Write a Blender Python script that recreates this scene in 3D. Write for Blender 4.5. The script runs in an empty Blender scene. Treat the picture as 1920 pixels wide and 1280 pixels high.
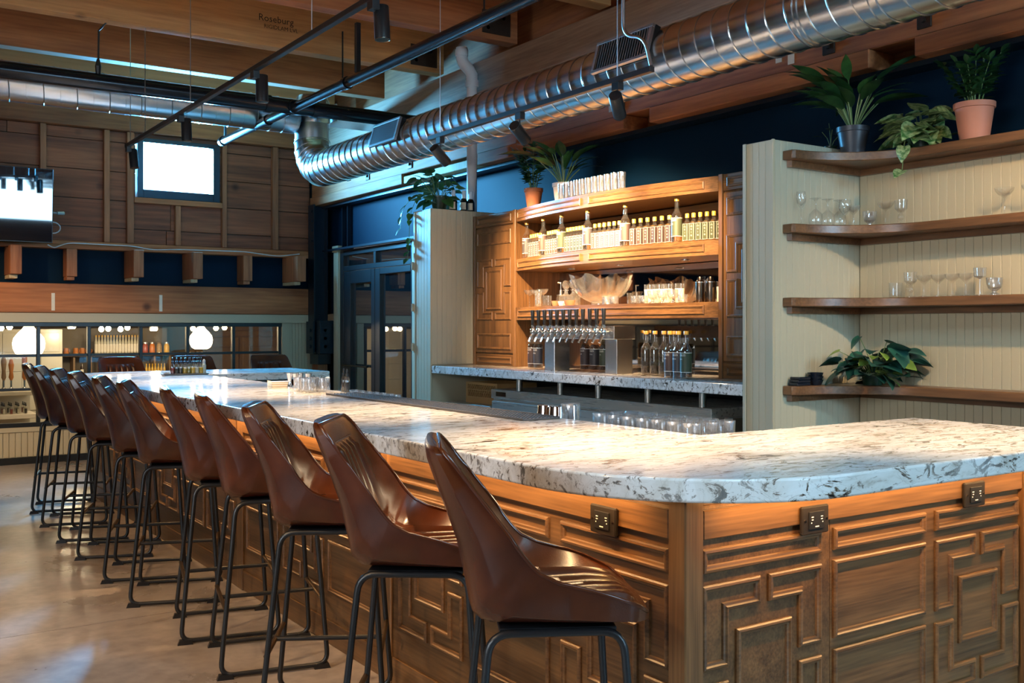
import bpy, bmesh, math, random
from mathutils import Vector, Matrix, Quaternion
random.seed(7)
SC = bpy.context.scene
COL = SC.collection
PI = math.pi

# ------------------------------------------------------------------ camera
HC = 1.467
cam_d = bpy.data.cameras.new('camera'); cam = bpy.data.objects.new('camera', cam_d); COL.objects.link(cam)
cam.location = (0, 0, HC)
cam.rotation_euler = (PI/2, 0, -math.atan(1289/1906))
cam_d.sensor_width = 36.0; cam_d.lens = 36.0*1906/1920
cam_d.shift_y = -25/1920
cam_d.clip_start = 0.02
SC.camera = cam

# ------------------------------------------------------------------ world, exposure
SC.view_settings.view_transform = 'Standard'; SC.view_settings.look = 'None'
SC.view_settings.gamma = 1.0; SC.view_settings.use_curve_mapping = False
SC.view_settings.exposure = 0.5
W = bpy.data.worlds.new('world'); SC.world = W; W.use_nodes = True
W.node_tree.nodes['Background'].inputs[0].default_value = (0.72, 0.88, 1.0, 1)
W.node_tree.nodes['Background'].inputs[1].default_value = 6.0

def area(name, loc, look, sx, sy, power, color, spread=PI):
    l = bpy.data.lights.new(name, 'AREA'); l.shape = 'RECTANGLE'; l.size = sx; l.size_y = sy
    l.energy = power; l.color = color; l.spread = spread
    o = bpy.data.objects.new(name, l); COL.objects.link(o); o.location = loc
    d = Vector(look)
    o.rotation_euler = d.to_track_quat('-Z', 'Y').to_euler()
    return o
DAY = (0.10, 0.50, 1.0)
# daylight standing in the room's windows, plus an added side fill
area('daylight_high_window', (3.42, 12.30, 3.36), (0, -1, -.55), .92, .64, 1450, DAY)
area('daylight_rear_window', (4.05, -4.03, 2.62), (0, 1, 0), 1.6, 1.0, 150, (0.34, 0.70, 1.0))
area('side_fill_light', (-3.98, 1.5, 2.5), (1, 0, 0), 3.2, 1.3, 60, (0.92, 0.95, 1.0))  # added cool fill from the unseen side wall, no known window there
area('daylight_skylight', (1.9, .1, 4.375), (.25, .35, -1), 1.5, 1.1, 170, (0.40, 0.76, 1.0))
WARM = (1.0, 0.66, 0.33)
# light strips tucked under the overhang of the bar top
area('bar_front_strip_light', (1.845, 5.70, .998), (.55, 0, -1), 7.0, .012, 30, (1.0, .52, .16))
area('bar_end_strip_light', (2.85, 1.93, .998), (0, .55, -1), 1.6, .012, 7.5, (1.0, .52, .16))

# ------------------------------------------------------------------ materials
MATS = {}
def nmat(name):
    m = bpy.data.materials.new(name); m.use_nodes = True; nt = m.node_tree
    b = nt.nodes['Principled BSDF']; MATS[name] = m
    return m, nt, b
def N(nt, t, **k):
    n = nt.nodes.new(t)
    for a, v in k.items(): setattr(n, a, v)
    return n
def plain(name, col, rough=.5, metal=0., noise=.0, nscale=8., spec=.5, coat=0., emit=None, es=1.):
    m, nt, b = nmat(name)
    b.inputs['Base Color'].default_value = (*col, 1); b.inputs['Roughness'].default_value = rough
    b.inputs['Metallic'].default_value = metal; b.inputs['Specular IOR Level'].default_value = spec
    b.inputs['Coat Weight'].default_value = coat
    tc = N(nt, 'ShaderNodeTexCoord'); nz = N(nt, 'ShaderNodeTexNoise'); nz.inputs['Scale'].default_value = nscale
    nz.inputs['Detail'].default_value = 4
    nt.links.new(tc.outputs['Object'], nz.inputs['Vector'])
    mx = N(nt, 'ShaderNodeMix', data_type='RGBA')
    mx.inputs['A'].default_value = (*[c*(1-noise) for c in col], 1); mx.inputs['B'].default_value = (*[min(1, c*(1+noise)) for c in col], 1)
    nt.links.new(nz.outputs['Fac'], mx.inputs['Factor']); nt.links.new(mx.outputs['Result'], b.inputs['Base Color'])
    if emit:
        b.inputs['Emission Color'].default_value = (*emit, 1); b.inputs['Emission Strength'].default_value = es
    return m
def ramp(nt, stops):
    r = N(nt, 'ShaderNodeValToRGB'); e = r.color_ramp.elements
    while len(e) < len(stops): e.new(.5)
    for i, (p, c) in enumerate(stops):
        e[i].position = p; e[i].color = (*c, 1) if len(c) == 3 else c
    return r
def wood(name, c1, c2, axis='y', scale=9., rough=.45, bump=.15, knots=False, stretch=.06, coat=0.):
    m, nt, b = nmat(name); L = nt.links.new
    tc = N(nt, 'ShaderNodeTexCoord'); oi = N(nt, 'ShaderNodeObjectInfo')
    va = N(nt, 'ShaderNodeVectorMath', operation='ADD'); vs = N(nt, 'ShaderNodeVectorMath', operation='SCALE')
    cx = N(nt, 'ShaderNodeCombineXYZ')
    for i in range(3): L(oi.outputs['Random'], cx.inputs[i])
    L(cx.outputs[0], vs.inputs[0]); vs.inputs['Scale'].default_value = 17.
    L(tc.outputs['Object'], va.inputs[0]); L(vs.outputs[0], va.inputs[1])
    mp = N(nt, 'ShaderNodeMapping'); s = [1, 1, 1]; s['xyz'.index(axis)] = stretch
    mp.inputs['Scale'].default_value = s; L(va.outputs[0], mp.inputs['Vector'])
    n1 = N(nt, 'ShaderNodeTexNoise'); n1.inputs['Scale'].default_value = scale; n1.inputs['Detail'].default_value = 6; n1.inputs['Distortion'].default_value = .7
    n2 = N(nt, 'ShaderNodeTexNoise'); n2.inputs['Scale'].default_value = scale*8; n2.inputs['Detail'].default_value = 5
    n3 = N(nt, 'ShaderNodeTexNoise'); n3.inputs['Scale'].default_value = 1.3; n3.inputs['Detail'].default_value = 3
    L(mp.outputs[0], n1.inputs['Vector']); L(mp.outputs[0], n2.inputs['Vector']); L(va.outputs[0], n3.inputs['Vector'])
    m1 = N(nt, 'ShaderNodeMix', data_type='FLOAT'); m1.inputs['Factor'].default_value = .45
    L(n1.outputs['Fac'], m1.inputs['A']); L(n2.outputs['Fac'], m1.inputs['B'])
    rp = ramp(nt, [(.34, c1), (.66, c2)]); L(m1.outputs['Result'], rp.inputs[0])
    hv = N(nt, 'ShaderNodeHueSaturation'); L(rp.outputs[0], hv.inputs['Color'])
    mr = N(nt, 'ShaderNodeMapRange'); mr.inputs['To Min'].default_value = .72; mr.inputs['To Max'].default_value = 1.25
    ad = N(nt, 'ShaderNodeMath', operation='ADD'); ml = N(nt, 'ShaderNodeMath', operation='MULTIPLY'); ml.inputs[1].default_value = .45
    L(oi.outputs['Random'], ml.inputs[0]); L(ml.outputs[0], ad.inputs[0])
    m55 = N(nt, 'ShaderNodeMath', operation='MULTIPLY'); m55.inputs[1].default_value = .55
    L(n3.outputs['Fac'], m55.inputs[0]); L(m55.outputs[0], ad.inputs[1]); L(ad.outputs[0], mr.inputs['Value'])
    L(mr.outputs[0], hv.inputs['Value'])
    out = hv.outputs[0]
    if knots:
        vo = N(nt, 'ShaderNodeTexVoronoi'); vo.inputs['Scale'].default_value = 1.7; L(va.outputs[0], vo.inputs['Vector'])
        kr = ramp(nt, [(.035, (.12, .07, .05)), (.11, (1, 1, 1))]); L(vo.outputs['Distance'], kr.inputs[0])
        mk = N(nt, 'ShaderNodeMix', data_type='RGBA', blend_type='MULTIPLY'); mk.inputs['Factor'].default_value = .8
        L(out, mk.inputs['A']); L(kr.outputs[0], mk.inputs['B']); out = mk.outputs['Result']
    L(out, b.inputs['Base Color']); b.inputs['Roughness'].default_value = rough; b.inputs['Coat Weight'].default_value = coat; b.inputs['Coat Roughness'].default_value = .3
    bp = N(nt, 'ShaderNodeBump'); bp.inputs['Strength'].default_value = bump; bp.inputs['Distance'].default_value = .004
    L(m1.outputs['Result'], bp.inputs['Height']); L(bp.outputs[0], b.inputs['Normal'])
    return m
def metal(name, col, rough, axis='z', brush=.12, nscale=60.):
    m, nt, b = nmat(name); L = nt.links.new
    b.inputs['Metallic'].default_value = 1; b.inputs['Base Color'].default_value = (*col, 1)
    tc = N(nt, 'ShaderNodeTexCoord'); mp = N(nt, 'ShaderNodeMapping'); s = [1, 1, 1]; s['xyz'.index(axis)] = .04
    mp.inputs['Scale'].default_value = s; nz = N(nt, 'ShaderNodeTexNoise'); nz.inputs['Scale'].default_value = nscale; nz.inputs['Detail'].default_value = 5
    L(tc.outputs['Object'], mp.inputs[0]); L(mp.outputs[0], nz.inputs['Vector'])
    mr = N(nt, 'ShaderNodeMapRange'); mr.inputs['To Min'].default_value = rough*(1-brush); mr.inputs['To Max'].default_value = rough*(1+brush)
    L(nz.outputs['Fac'], mr.inputs['Value']); L(mr.outputs[0], b.inputs['Roughness'])
    return m
def glass(name, tint=(.985, .99, .99), base=.04, edge=.42, gloss_rough=.02, haze=.012):
    """thin clear glass: see-through, with Fresnel gloss"""
    m, nt, b = nmat(name); L = nt.links.new; nt.nodes.remove(b)
    out = nt.nodes['Material Output']
    tr = N(nt, 'ShaderNodeBsdfTransparent'); tr.inputs[0].default_value = (*tint, 1)
    gl = N(nt, 'ShaderNodeBsdfGlossy'); gl.inputs['Roughness'].default_value = gloss_rough
    lw = N(nt, 'ShaderNodeLayerWeight'); lw.inputs['Blend'].default_value = .35
    mr = N(nt, 'ShaderNodeMapRange'); mr.inputs['To Min'].default_value = base; mr.inputs['To Max'].default_value = edge
    L(lw.outputs['Facing'], mr.inputs['Value'])
    mx = N(nt, 'ShaderNodeMixShader'); L(mr.outputs[0], mx.inputs[0]); L(tr.outputs[0], mx.inputs[1]); L(gl.outputs[0], mx.inputs[2])
    df = N(nt, 'ShaderNodeBsdfDiffuse'); df.inputs[0].default_value = (.85, .86, .86, 1); m3 = N(nt, 'ShaderNodeMixShader'); m3.inputs[0].default_value = haze
    L(mx.outputs[0], m3.inputs[1]); L(df.outputs[0], m3.inputs[2]); L(m3.outputs[0], out.inputs['Surface'])
    return m
def emis(name, col, s):
    m, nt, b = nmat(name)
    b.inputs['Base Color'].default_value = (*col, 1); b.inputs['Emission Color'].default_value = (*col, 1); b.inputs['Emission Strength'].default_value = s
    return m

def granite(name):
    m, nt, b = nmat(name); L = nt.links.new
    tc = N(nt, 'ShaderNodeTexCoord'); mp = N(nt, 'ShaderNodeMapping'); mp.inputs['Rotation'].default_value = (0, 0, math.radians(-32)); mp.inputs['Scale'].default_value = (.45, 1.5, 1.2)
    L(tc.outputs['Object'], mp.inputs[0])
    n1 = N(nt, 'ShaderNodeTexNoise'); n1.inputs['Scale'].default_value = 5.5; n1.inputs['Detail'].default_value = 9; n1.inputs['Roughness'].default_value = .62; n1.inputs['Distortion'].default_value = 1.2
    n2 = N(nt, 'ShaderNodeTexNoise'); n2.inputs['Scale'].default_value = 17; n2.inputs['Detail'].default_value = 7; n2.inputs['Roughness'].default_value = .7; n2.inputs['Distortion'].default_value = 1.6
    n3 = N(nt, 'ShaderNodeTexNoise'); n3.inputs['Scale'].default_value = 2.2; n3.inputs['Detail'].default_value = 4
    for n in (n1, n2): L(mp.outputs[0], n.inputs['Vector'])
    L(tc.outputs['Object'], n3.inputs['Vector'])
    base = ramp(nt, [(.28, (.32, .26, .20)), (.42, (.62, .59, .55)), (.62, (.74, .73, .72)), (.78, (.42, .37, .31))]); L(n1.outputs['Fac'], base.inputs[0])
    fl = ramp(nt, [(.385, (.025, .022, .022)), (.425, (.24, .17, .11)), (.462, (1, 1, 1))]); L(n2.outputs['Fac'], fl.inputs[0])
    gate = ramp(nt, [(.42, (1, 1, 1)), (.60, (.45, .45, .45))]); L(n3.outputs['Fac'], gate.inputs[0])
    mx = N(nt, 'ShaderNodeMix', data_type='RGBA', blend_type='MULTIPLY')
    L(gate.outputs[0], mx.inputs['Factor']); L(base.outputs[0], mx.inputs['A']); L(fl.outputs[0], mx.inputs['B'])
    vn = N(nt, 'ShaderNodeTexNoise'); vn.inputs['Scale'].default_value = 9; vn.inputs['Detail'].default_value = 8; vn.inputs['Distortion'].default_value = 2.5
    L(mp.outputs[0], vn.inputs['Vector'])
    vr = ramp(nt, [(.485, (1, 1, 1)), (.50, (.22, .18, .16)), (.515, (1, 1, 1))]); L(vn.outputs['Fac'], vr.inputs[0])
    m2 = N(nt, 'ShaderNodeMix', data_type='RGBA', blend_type='MULTIPLY'); m2.inputs['Factor'].default_value = .3
    L(mx.outputs['Result'], m2.inputs['A']); L(vr.outputs[0], m2.inputs['B'])
    L(m2.outputs['Result'], b.inputs['Base Color']); b.inputs['Roughness'].default_value = .13; b.inputs['Specular IOR Level'].default_value = .6
    return m
def concrete(name):
    m, nt, b = nmat(name); L = nt.links.new
    tc = N(nt, 'ShaderNodeTexCoord')
    n1 = N(nt, 'ShaderNodeTexNoise'); n1.inputs['Scale'].default_value = 1.1; n1.inputs['Detail'].default_value = 8; n1.inputs['Roughness'].default_value = .6; n1.inputs['Distortion'].default_value = .6
    n2 = N(nt, 'ShaderNodeTexNoise'); n2.inputs['Scale'].default_value = 14; n2.inputs['Detail'].default_value = 8
    L(tc.outputs['Object'], n1.inputs['Vector']); L(tc.outputs['Object'], n2.inputs['Vector'])
    r1 = ramp(nt, [(.3, (.20, .155, .125)), (.5, (.33, .275, .235)), (.7, (.44, .375, .325))]); L(n1.outputs['Fac'], r1.inputs[0])
    r2 = ramp(nt, [(.3, (.75, .75, .75)), (.65, (1.05, 1.05, 1.05))]); L(n2.outputs['Fac'], r2.inputs[0])
    mx = N(nt, 'ShaderNodeMix', data_type='RGBA', blend_type='MULTIPLY'); mx.inputs['Factor'].default_value = 1
    L(r1.outputs[0], mx.inputs['A']); L(r2.outputs[0], mx.inputs['B']); L(mx.outputs['Result'], b.inputs['Base Color'])
    mr = N(nt, 'ShaderNodeMapRange'); mr.inputs['To Min'].default_value = .18; mr.inputs['To Max'].default_value = .42
    L(n1.outputs['Fac'], mr.inputs['Value']); L(mr.outputs[0], b.inputs['Roughness'])
    return m
def leather(name):
    m, nt, b = nmat(name); L = nt.links.new
    tc = N(nt, 'ShaderNodeTexCoord'); n1 = N(nt, 'ShaderNodeTexNoise'); n1.inputs['Scale'].default_value = 5; n1.inputs['Detail'].default_value = 5
    L(tc.outputs['Object'], n1.inputs['Vector'])
    r1 = ramp(nt, [(.3, (.036, .0072, .0019)), (.7, (.105, .0235, .0056))]); L(n1.outputs['Fac'], r1.inputs[0]); L(r1.outputs[0], b.inputs['Base Color'])
    v = N(nt, 'ShaderNodeTexVoronoi'); v.inputs['Scale'].default_value = 260; L(tc.outputs['Object'], v.inputs['Vector'])
    bp = N(nt, 'ShaderNodeBump'); bp.inputs['Strength'].default_value = .06; bp.inputs['Distance'].default_value = .002
    L(v.outputs['Distance'], bp.inputs['Height']); L(bp.outputs[0], b.inputs['Normal'])
    b.inputs['Roughness'].default_value = .26; b.inputs['Specular IOR Level'].default_value = .42
    b.inputs['Coat Weight'].default_value = .10; b.inputs['Coat Roughness'].default_value = .15
    return m
def leafmat(name, c1, c2, var=(.1, .3, .1), marble=0.):
    m, nt, b = nmat(name); L = nt.links.new
    tc = N(nt, 'ShaderNodeTexCoord'); n1 = N(nt, 'ShaderNodeTexNoise'); n1.inputs['Scale'].default_value = 45 if marble else 12; n1.inputs['Detail'].default_value = 5
    L(tc.outputs['Object'], n1.inputs['Vector'])
    oi = N(nt, 'ShaderNodeObjectInfo')
    r1 = ramp(nt, [(.4, c1), (.6, c2)]); L(n1.outputs['Fac'], r1.inputs[0])
    hv = N(nt, 'ShaderNodeHueSaturation'); L(r1.outputs[0], hv.inputs['Color'])
    mr = N(nt, 'ShaderNodeMapRange'); mr.inputs['To Min'].default_value = .7; mr.inputs['To Max'].default_value = 1.5; L(oi.outputs['Random'], mr.inputs['Value']); L(mr.outputs[0], hv.inputs['Value'])
    L(hv.outputs[0], b.inputs['Base Color']); b.inputs['Roughness'].default_value = .32
    return m

granite('granite'); concrete('concrete'); leather('leather')
wood('oak_y', (.062, .028, .010), (.215, .104, .038), 'y', 15, .36, coat=.15, stretch=.035)
wood('oak_x', (.062, .028, .010), (.215, .104, .038), 'x', 15, .36, coat=.15, stretch=.035)
wood('oak_z', (.062, .028, .010), (.215, .104, .038), 'z', 15, .36, coat=.15, stretch=.035)
wood('walnut_y', (.075, .034, .014), (.20, .092, .038), 'y', 9, .35, coat=.2)
wood('fir_x', (.22, .066, .021), (.50, .178, .060), 'x', 5, .7, knots=True)
wood('fir_y', (.22, .066, .021), (.50, .178, .060), 'y', 5, .7, knots=True)
wood('fir_z', (.22, .070, .026), (.47, .170, .066), 'z', 6, .7)
wood('plank_x', (.115, .031, .013), (.35, .108, .043), 'x', 4, .75, knots=True)
wood('glulam_x', (.34, .145, .045), (.58, .285, .10), 'x', 6, .6, knots=True)
wood('ply_x', (.30, .115, .035), (.48, .205, .07), 'x', 3, .65)
wood('weathered_y', (.19, .095, .05), (.38, .215, .125), 'y', 6, .75)
wood('pine_z', (.46, .33, .18), (.68, .53, .32), 'z', 7, .65)
metal('duct_steel', (.62, .62, .62), .24, 'y')
metal('duct_steel_x', (.62, .62, .62), .26, 'x')
metal('stainless', (.60, .57, .52), .28, 'y'); MATS['stainless'].node_tree.nodes['Principled BSDF'].inputs['Metallic'].default_value = .7
metal('stainless_z', (.62, .60, .57), .26, 'z')
metal('chrome', (.80, .80, .80), .07, 'z')
metal('gunmetal', (.16, .12, .09), .25, 'z')
metal('galvanised', (.55, .56, .58), .35, 'z')
plain('black_metal', (.012, .013, .015), .34, 0, .2)
plain('pipe_black', (.018, .020, .024), .22, .55, .2)
plain('worn_bar', (.16, .10, .05), .35, .8, .3, 20)
plain('black_plastic', (.012, .012, .013), .3, 0, .2)
plain('outlet_bronze', (.030, .024, .020), .38, .5, .2)
plain('cream', (.46, .395, .265), .45, 0, .05, 3)
plain('cream_daylit', (.455, .415, .30), .45, 0, .04, 3)  # same cream paint, cool daylight tint put into the colour of these faces
plain('navy', (.0008, .0115, .027), .6, 0, .15, 2, .1)
plain('navy_steel', (.008, .016, .026), .32, .2, .15, 2)
plain('white_paint', (.72, .72, .70), .45, 0, .05, 4)
plain('pvc_white', (.78, .78, .80), .35, 0, .04, 4)
plain('terracotta', (.44, .155, .070), .7, 0, .12, 20)
plain('terracotta_pink', (.47, .19, .12), .6, 0, .08, 20)
plain('pot_white', (.66, .60, .53), .6, 0, .08, 10)
plain('pot_grey', (.045, .048, .060), .38, 0, .1, 10)
plain('pot_green', (.010, .035, .018), .35, 0, .1, 10)
plain('soil', (.03, .02, .013), .95, 0, .4, 40)
plain('stem', (.10, .17, .05), .5, 0, .2, 30)
plain('stem_pale', (.25, .32, .14), .5, 0, .2, 30)
plain('cap_gold', (.72, .40, .05), .38, 0, .1, 30)
plain('cap_amber', (.32, .17, .03), .35, 0, .1, 30)
plain('cap_white', (.62, .66, .72), .4, 0, .05, 30)
plain('label_rum', (.060, .035, .030), .5, 0, .06, 30)
plain('label_vodka', (.048, .042, .046), .5, 0, .06, 30)
plain('label_gin', (.050, .060, .030), .5, 0, .06, 30)
plain('label_cream', (.62, .54, .40), .5, 0, .05, 30)
plain('print_white', (.80, .76, .68), .5)
plain('print_grey', (.12, .12, .12), .5)
plain('crate_tan', (.42, .235, .085), .55, 0, .06, 9)
plain('tray_steel', (.42, .44, .46), .3, .9, .1, 9)
plain('paper', (.78, .72, .62), .8, 0, .06, 30)
plain('kraft', (.55, .42, .27), .8, 0, .06, 30)
plain('tile_white', (.66, .62, .52), .25, 0, .05, 2)
plain('room_wood', (.22, .135, .068), .55, 0, .35, 6)
plain('room_grey', (.14, .115, .085), .7, 0, .25, 4)
plain('mug_orange', (.46, .16, .035), .4, 0, .2, 20)
plain('jar_red', (.36, .075, .045), .3, 0, .3, 30)
plain('jar_orange', (.62, .19, .03), .3, 0, .3, 30)
plain('jar_yellow', (.75, .42, .02), .3, 0, .2, 30)
plain('jar_nuts', (.42, .27, .12), .4, 0, .6, 60)
plain('liquid_red', (.20, .018, .008), .15, 0, .2)
plain('liquid_amber', (.62, .36, .015), .15, 0, .2)
plain('liquid_dark', (.030, .016, .010), .15, 0, .2)
plain('liquid_olive', (.20, .15, .02), .15, 0, .2)
plain('liquid_clear', (.55, .52, .42), .1, 0, .1)
plain('frost', (.72, .64, .46), .5, 0, .08, 20)
plain('leaf_print', (.08, .05, .02), .5)
plain('screen_black', (.002, .004, .008), .025, 0, 0., 2, .8)
plain('mirror_dark', (.55, .50, .45), .03, 1.)
plain('door_glass', (.010, .011, .012), .02, 0, 0, 2, 1.0); M_ = MATS['door_glass'].node_tree.nodes['Principled BSDF']; M_.inputs['IOR'].default_value = 2.9
plain('rubber_mat', (.085, .080, .080), .65, 0, .1, 40)
plain('neon_card', (.05, .4, .75), .5, emit=(.05, .5, 1.0), es=1.6)
plain('cable_white', (.62, .62, .62), .5)
plain('patch_white', (.70, .64, .52), .7, 0, .1, 30)
plain('bolt_iron', (.05, .032, .022), .5, .6, .2, 30)
plain('porcelain_black', (.010, .014, .022), .12, 0, .05)
glass('clear_glass')
glass('crystal', (.95, .96, .97), .17, .70, .06, .035)
glass('bottle_glass', (.96, .96, .93), .05, .5)
glass('spirit', (.93, .80, .52), .03, .5, .02, 0.)
glass('spirit_dark', (.42, .33, .20), .03, .5, .02, 0.)
glass('dark_bottle', (.10, .07, .03), .08, .6, .02, 0.)
glass('window_pane', (.95, .96, .95), .04, .5, .02, .004)
emis('lamp_lens', (1.0, .80, .52), 14)
emis('pendant_glow', (1.0, .80, .52), 5.5)
emis('bulb_glow', (1.0, .74, .42), 30)
emis('downlight_glow', (1.0, .85, .6), 12)
leafmat('leaf_dark', (.010, .035, .012), (.022, .070, .018))
leafmat('leaf_mid', (.018, .065, .016), (.04, .13, .03))
leafmat('leaf_marble', (.035, .12, .025), (.34, .42, .20), marble=1)
leafmat('leaf_blue', (.008, .040, .034), (.02, .085, .055))
leafmat('leaf_lime', (.12, .20, .03), (.24, .32, .06))
M = MATS

# ------------------------------------------------------------------ mesh builder
class B:
    def __init__(s): s.v = []; s.f = []; s.mi = []; s.m = 0
    def add(s, vs, fs):
        o = len(s.v); s.v += [tuple(p) for p in vs]; s.f += [tuple(i+o for i in f) for f in fs]; s.mi += [s.m]*len(fs); return s
    def box(s, x0, x1, y0, y1, z0, z1):
        v = [(x, y, z) for z in (z0, z1) for y in (y0, y1) for x in (x0, x1)]
        return s.add(v, [(0, 2, 3, 1), (4, 5, 7, 6), (0, 1, 5, 4), (2, 6, 7, 3), (0, 4, 6, 2), (1, 3, 7, 5)])
    def cbox(s, x0, x1, y0, y1, z0, z1, c=.003):
        """box with chamfered edges"""
        v = []; xs, ys, zs = (x0, x1), (y0, y1), (z0, z1)
        idx = {}
        for i in (0, 1):
            for j in (0, 1):
                for k in (0, 1):
                    px = xs[i] + (c if i == 0 else -c); py = ys[j] + (c if j == 0 else -c); pz = zs[k] + (c if k == 0 else -c)
                    idx[i, j, k] = len(v); v += [(xs[i], py, pz), (px, ys[j], pz), (px, py, zs[k])]
        f = []
        for i in (0, 1):
            q = [idx[i, 0, 0], idx[i, 1, 0], idx[i, 1, 1], idx[i, 0, 1]]; f.append(tuple(q if i else q[::-1]))
        for j in (0, 1):
            q = [idx[0, j, 0]+1, idx[1, j, 0]+1, idx[1, j, 1]+1, idx[0, j, 1]+1]; f.append(tuple(q[::-1] if j else q))
        for k in (0, 1):
            q = [idx[0, 0, k]+2, idx[1, 0, k]+2, idx[1, 1, k]+2, idx[0, 1, k]+2]; f.append(tuple(q if k else q[::-1]))
        for a in (0, 1):
            for b_ in (0, 1):
                f.append((idx[a, b_, 0], idx[a, b_, 1], idx[a, b_, 1]+1, idx[a, b_, 0]+1))
                f.append((idx[a, 0, b_], idx[a, 1, b_], idx[a, 1, b_]+2, idx[a, 0, b_]+2))
                f.append((idx[0, a, b_]+1, idx[1, a, b_]+1, idx[1, a, b_]+2, idx[0, a, b_]+2))
        for k_ in idx.values(): f.append((k_, k_+1, k_+2))
        return s.add(v, f)
    def tube(s, pts, r, n=8, closed=False, caps=True):
        P = [Vector(p) for p in pts]; m = len(P); rs = r if isinstance(r, (list, tuple)) else [r]*m
        T = []
        for i in range(m):
            a = P[(i-1) % m] if (closed or i) else P[i]; b = P[(i+1) % m] if (closed or i < m-1) else P[i]
            T.append((b-a).normalized())
        u = T[0].orthogonal().normalized(); vs = []
        for i in range(m):
            if i:
                q = T[i-1].rotation_difference(T[i]); u = q @ u
            w = T[i].cross(u).normalized(); u = w.cross(T[i]).normalized()
            for k in range(n):
                a = 2*PI*k/n; vs.append(P[i] + (u*math.cos(a) + w*math.sin(a))*rs[i])
        fs = []
        for i in range(m if closed else m-1):
            j = (i+1) % m
            for k in range(n):
                k2 = (k+1) % n; fs.append((i*n+k, i*n+k2, j*n+k2, j*n+k))
        if caps and not closed:
            fs.append(tuple(range(n))[::-1]); fs.append(tuple((m-1)*n+k for k in range(n)))
        return s.add(vs, fs)
    def lathe(s, prof, n=16, c=(0, 0, 0), flute=0., nf=8, a0=0., a1=None):
        full = a1 is None; vs = []; fs = []; m = len(prof); cnt = n if full else n+1
        for (r, z) in prof:
            for k in range(cnt):
                a = a0 + (2*PI*k/n if full else (a1-a0)*k/n); rr = r*(1+flute*math.cos(nf*a)) if flute else r
                vs.append((c[0]+rr*math.cos(a), c[1]+rr*math.sin(a), c[2]+z))
        for i in range(m-1):
            for k in range(n):
                k2 = (k+1) % cnt; fs.append((i*cnt+k, i*cnt+k2, (i+1)*cnt+k2, (i+1)*cnt+k))
        if full:
            if prof[0][0] > 1e-6: fs.append(tuple(range(n))[::-1])
            if prof[-1][0] > 1e-6: fs.append(tuple((m-1)*n+k for k in range(n)))
        return s.add(vs, fs)
    def prism(s, poly, axis, a0, a1):
        n = len(poly)
        def p(q, a): return (a, q[0], q[1]) if axis == 'x' else (q[0], a, q[1]) if axis == 'y' else (q[0], q[1], a)
        vs = [p(q, a0) for q in poly] + [p(q, a1) for q in poly]
        fs = [tuple(range(n))[::-1], tuple(range(n, 2*n))] + [(i, (i+1) % n, n+(i+1) % n, n+i) for i in range(n)]
        return s.add(vs, fs)
    def grid(s, P, close_u=False):
        nu, nv = len(P), len(P[0]); vs = [p for r in P for p in r]; fs = []
        for i in range(nu if close_u else nu-1):
            for j in range(nv-1):
                i2 = (i+1) % nu; fs.append((i*nv+j, i2*nv+j, i2*nv+j+1, i*nv+j+1))
        return s.add(vs, fs)
    def mesh(s, name, mats, smooth=None):
        me = bpy.data.meshes.new(name); me.from_pydata(s.v, [], s.f)
        if not isinstance(mats, (list, tuple)): mats = [mats]
        for m_ in mats: me.materials.append(M[m_] if isinstance(m_, str) else m_)
        if len(mats) > 1: me.polygons.foreach_set('material_index', s.mi)
        bm = bmesh.new(); bm.from_mesh(me); bmesh.ops.recalc_face_normals(bm, faces=bm.faces); bm.to_mesh(me); bm.free()
        if smooth is not None:
            me.polygons.foreach_set('use_smooth', [True]*len(me.polygons)); me.set_sharp_from_angle(angle=math.radians(smooth))
        me.update(); return me
    def obj(s, name, mats, parent=None, loc=(0, 0, 0), smooth=None, rot=None):
        return link(name, s.mesh(name, mats, smooth), parent, loc, rot)
def link(name, me, parent=None, loc=(0, 0, 0), rot=None):
    o = bpy.data.objects.new(name, me); COL.objects.link(o); o.parent = parent; o.location = loc
    if rot: o.rotation_euler = rot
    return o
def tag(o, label, cat, group=None):
    o['label'] = label; o['category'] = cat
    if group: o['group'] = group
    return o
def thing(name, label, cat, loc=(0, 0, 0), rz=0., group=None):
    o = bpy.data.objects.new(name, None); COL.objects.link(o); o.location = loc; o.rotation_euler = (0, 0, rz); o.empty_display_size = .1
    return tag(o, label, cat, group)
def struct(o, label=None, cat=None):
    o['kind'] = 'structure'
    if label: o['label'] = label
    if cat: o['category'] = cat
    return o
def sgroup(name, label=None, cat=None, loc=(0, 0, 0)):
    o = bpy.data.objects.new(name, None); COL.objects.link(o); o.location = loc; return struct(o, label, cat)
def dup(root, loc, rz=0., label=None, group=None):
    r = root.copy(); COL.objects.link(r); r.location = loc; r.rotation_euler = (0, 0, rz)
    if label: r['label'] = label
    if group: r['group'] = group
    for ch in list(root.children):
        c_ = ch.copy(); COL.objects.link(c_); c_.parent = r
        for g in list(ch.children):
            d = g.copy(); COL.objects.link(d); d.parent = c_
    return r
ORD = ['first', 'second', 'third', 'fourth', 'fifth', 'sixth', 'seventh', 'eighth', 'ninth', 'tenth', 'eleventh', 'twelfth', 'thirteenth', 'fourteenth', 'fifteenth', 'sixteenth', 'seventeenth', 'eighteenth']
def arc(cx, cy, r, a0, a1, n):
    return [(cx+r*math.cos(a0+(a1-a0)*i/n), cy+r*math.sin(a0+(a1-a0)*i/n)) for i in range(n+1)]
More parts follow.
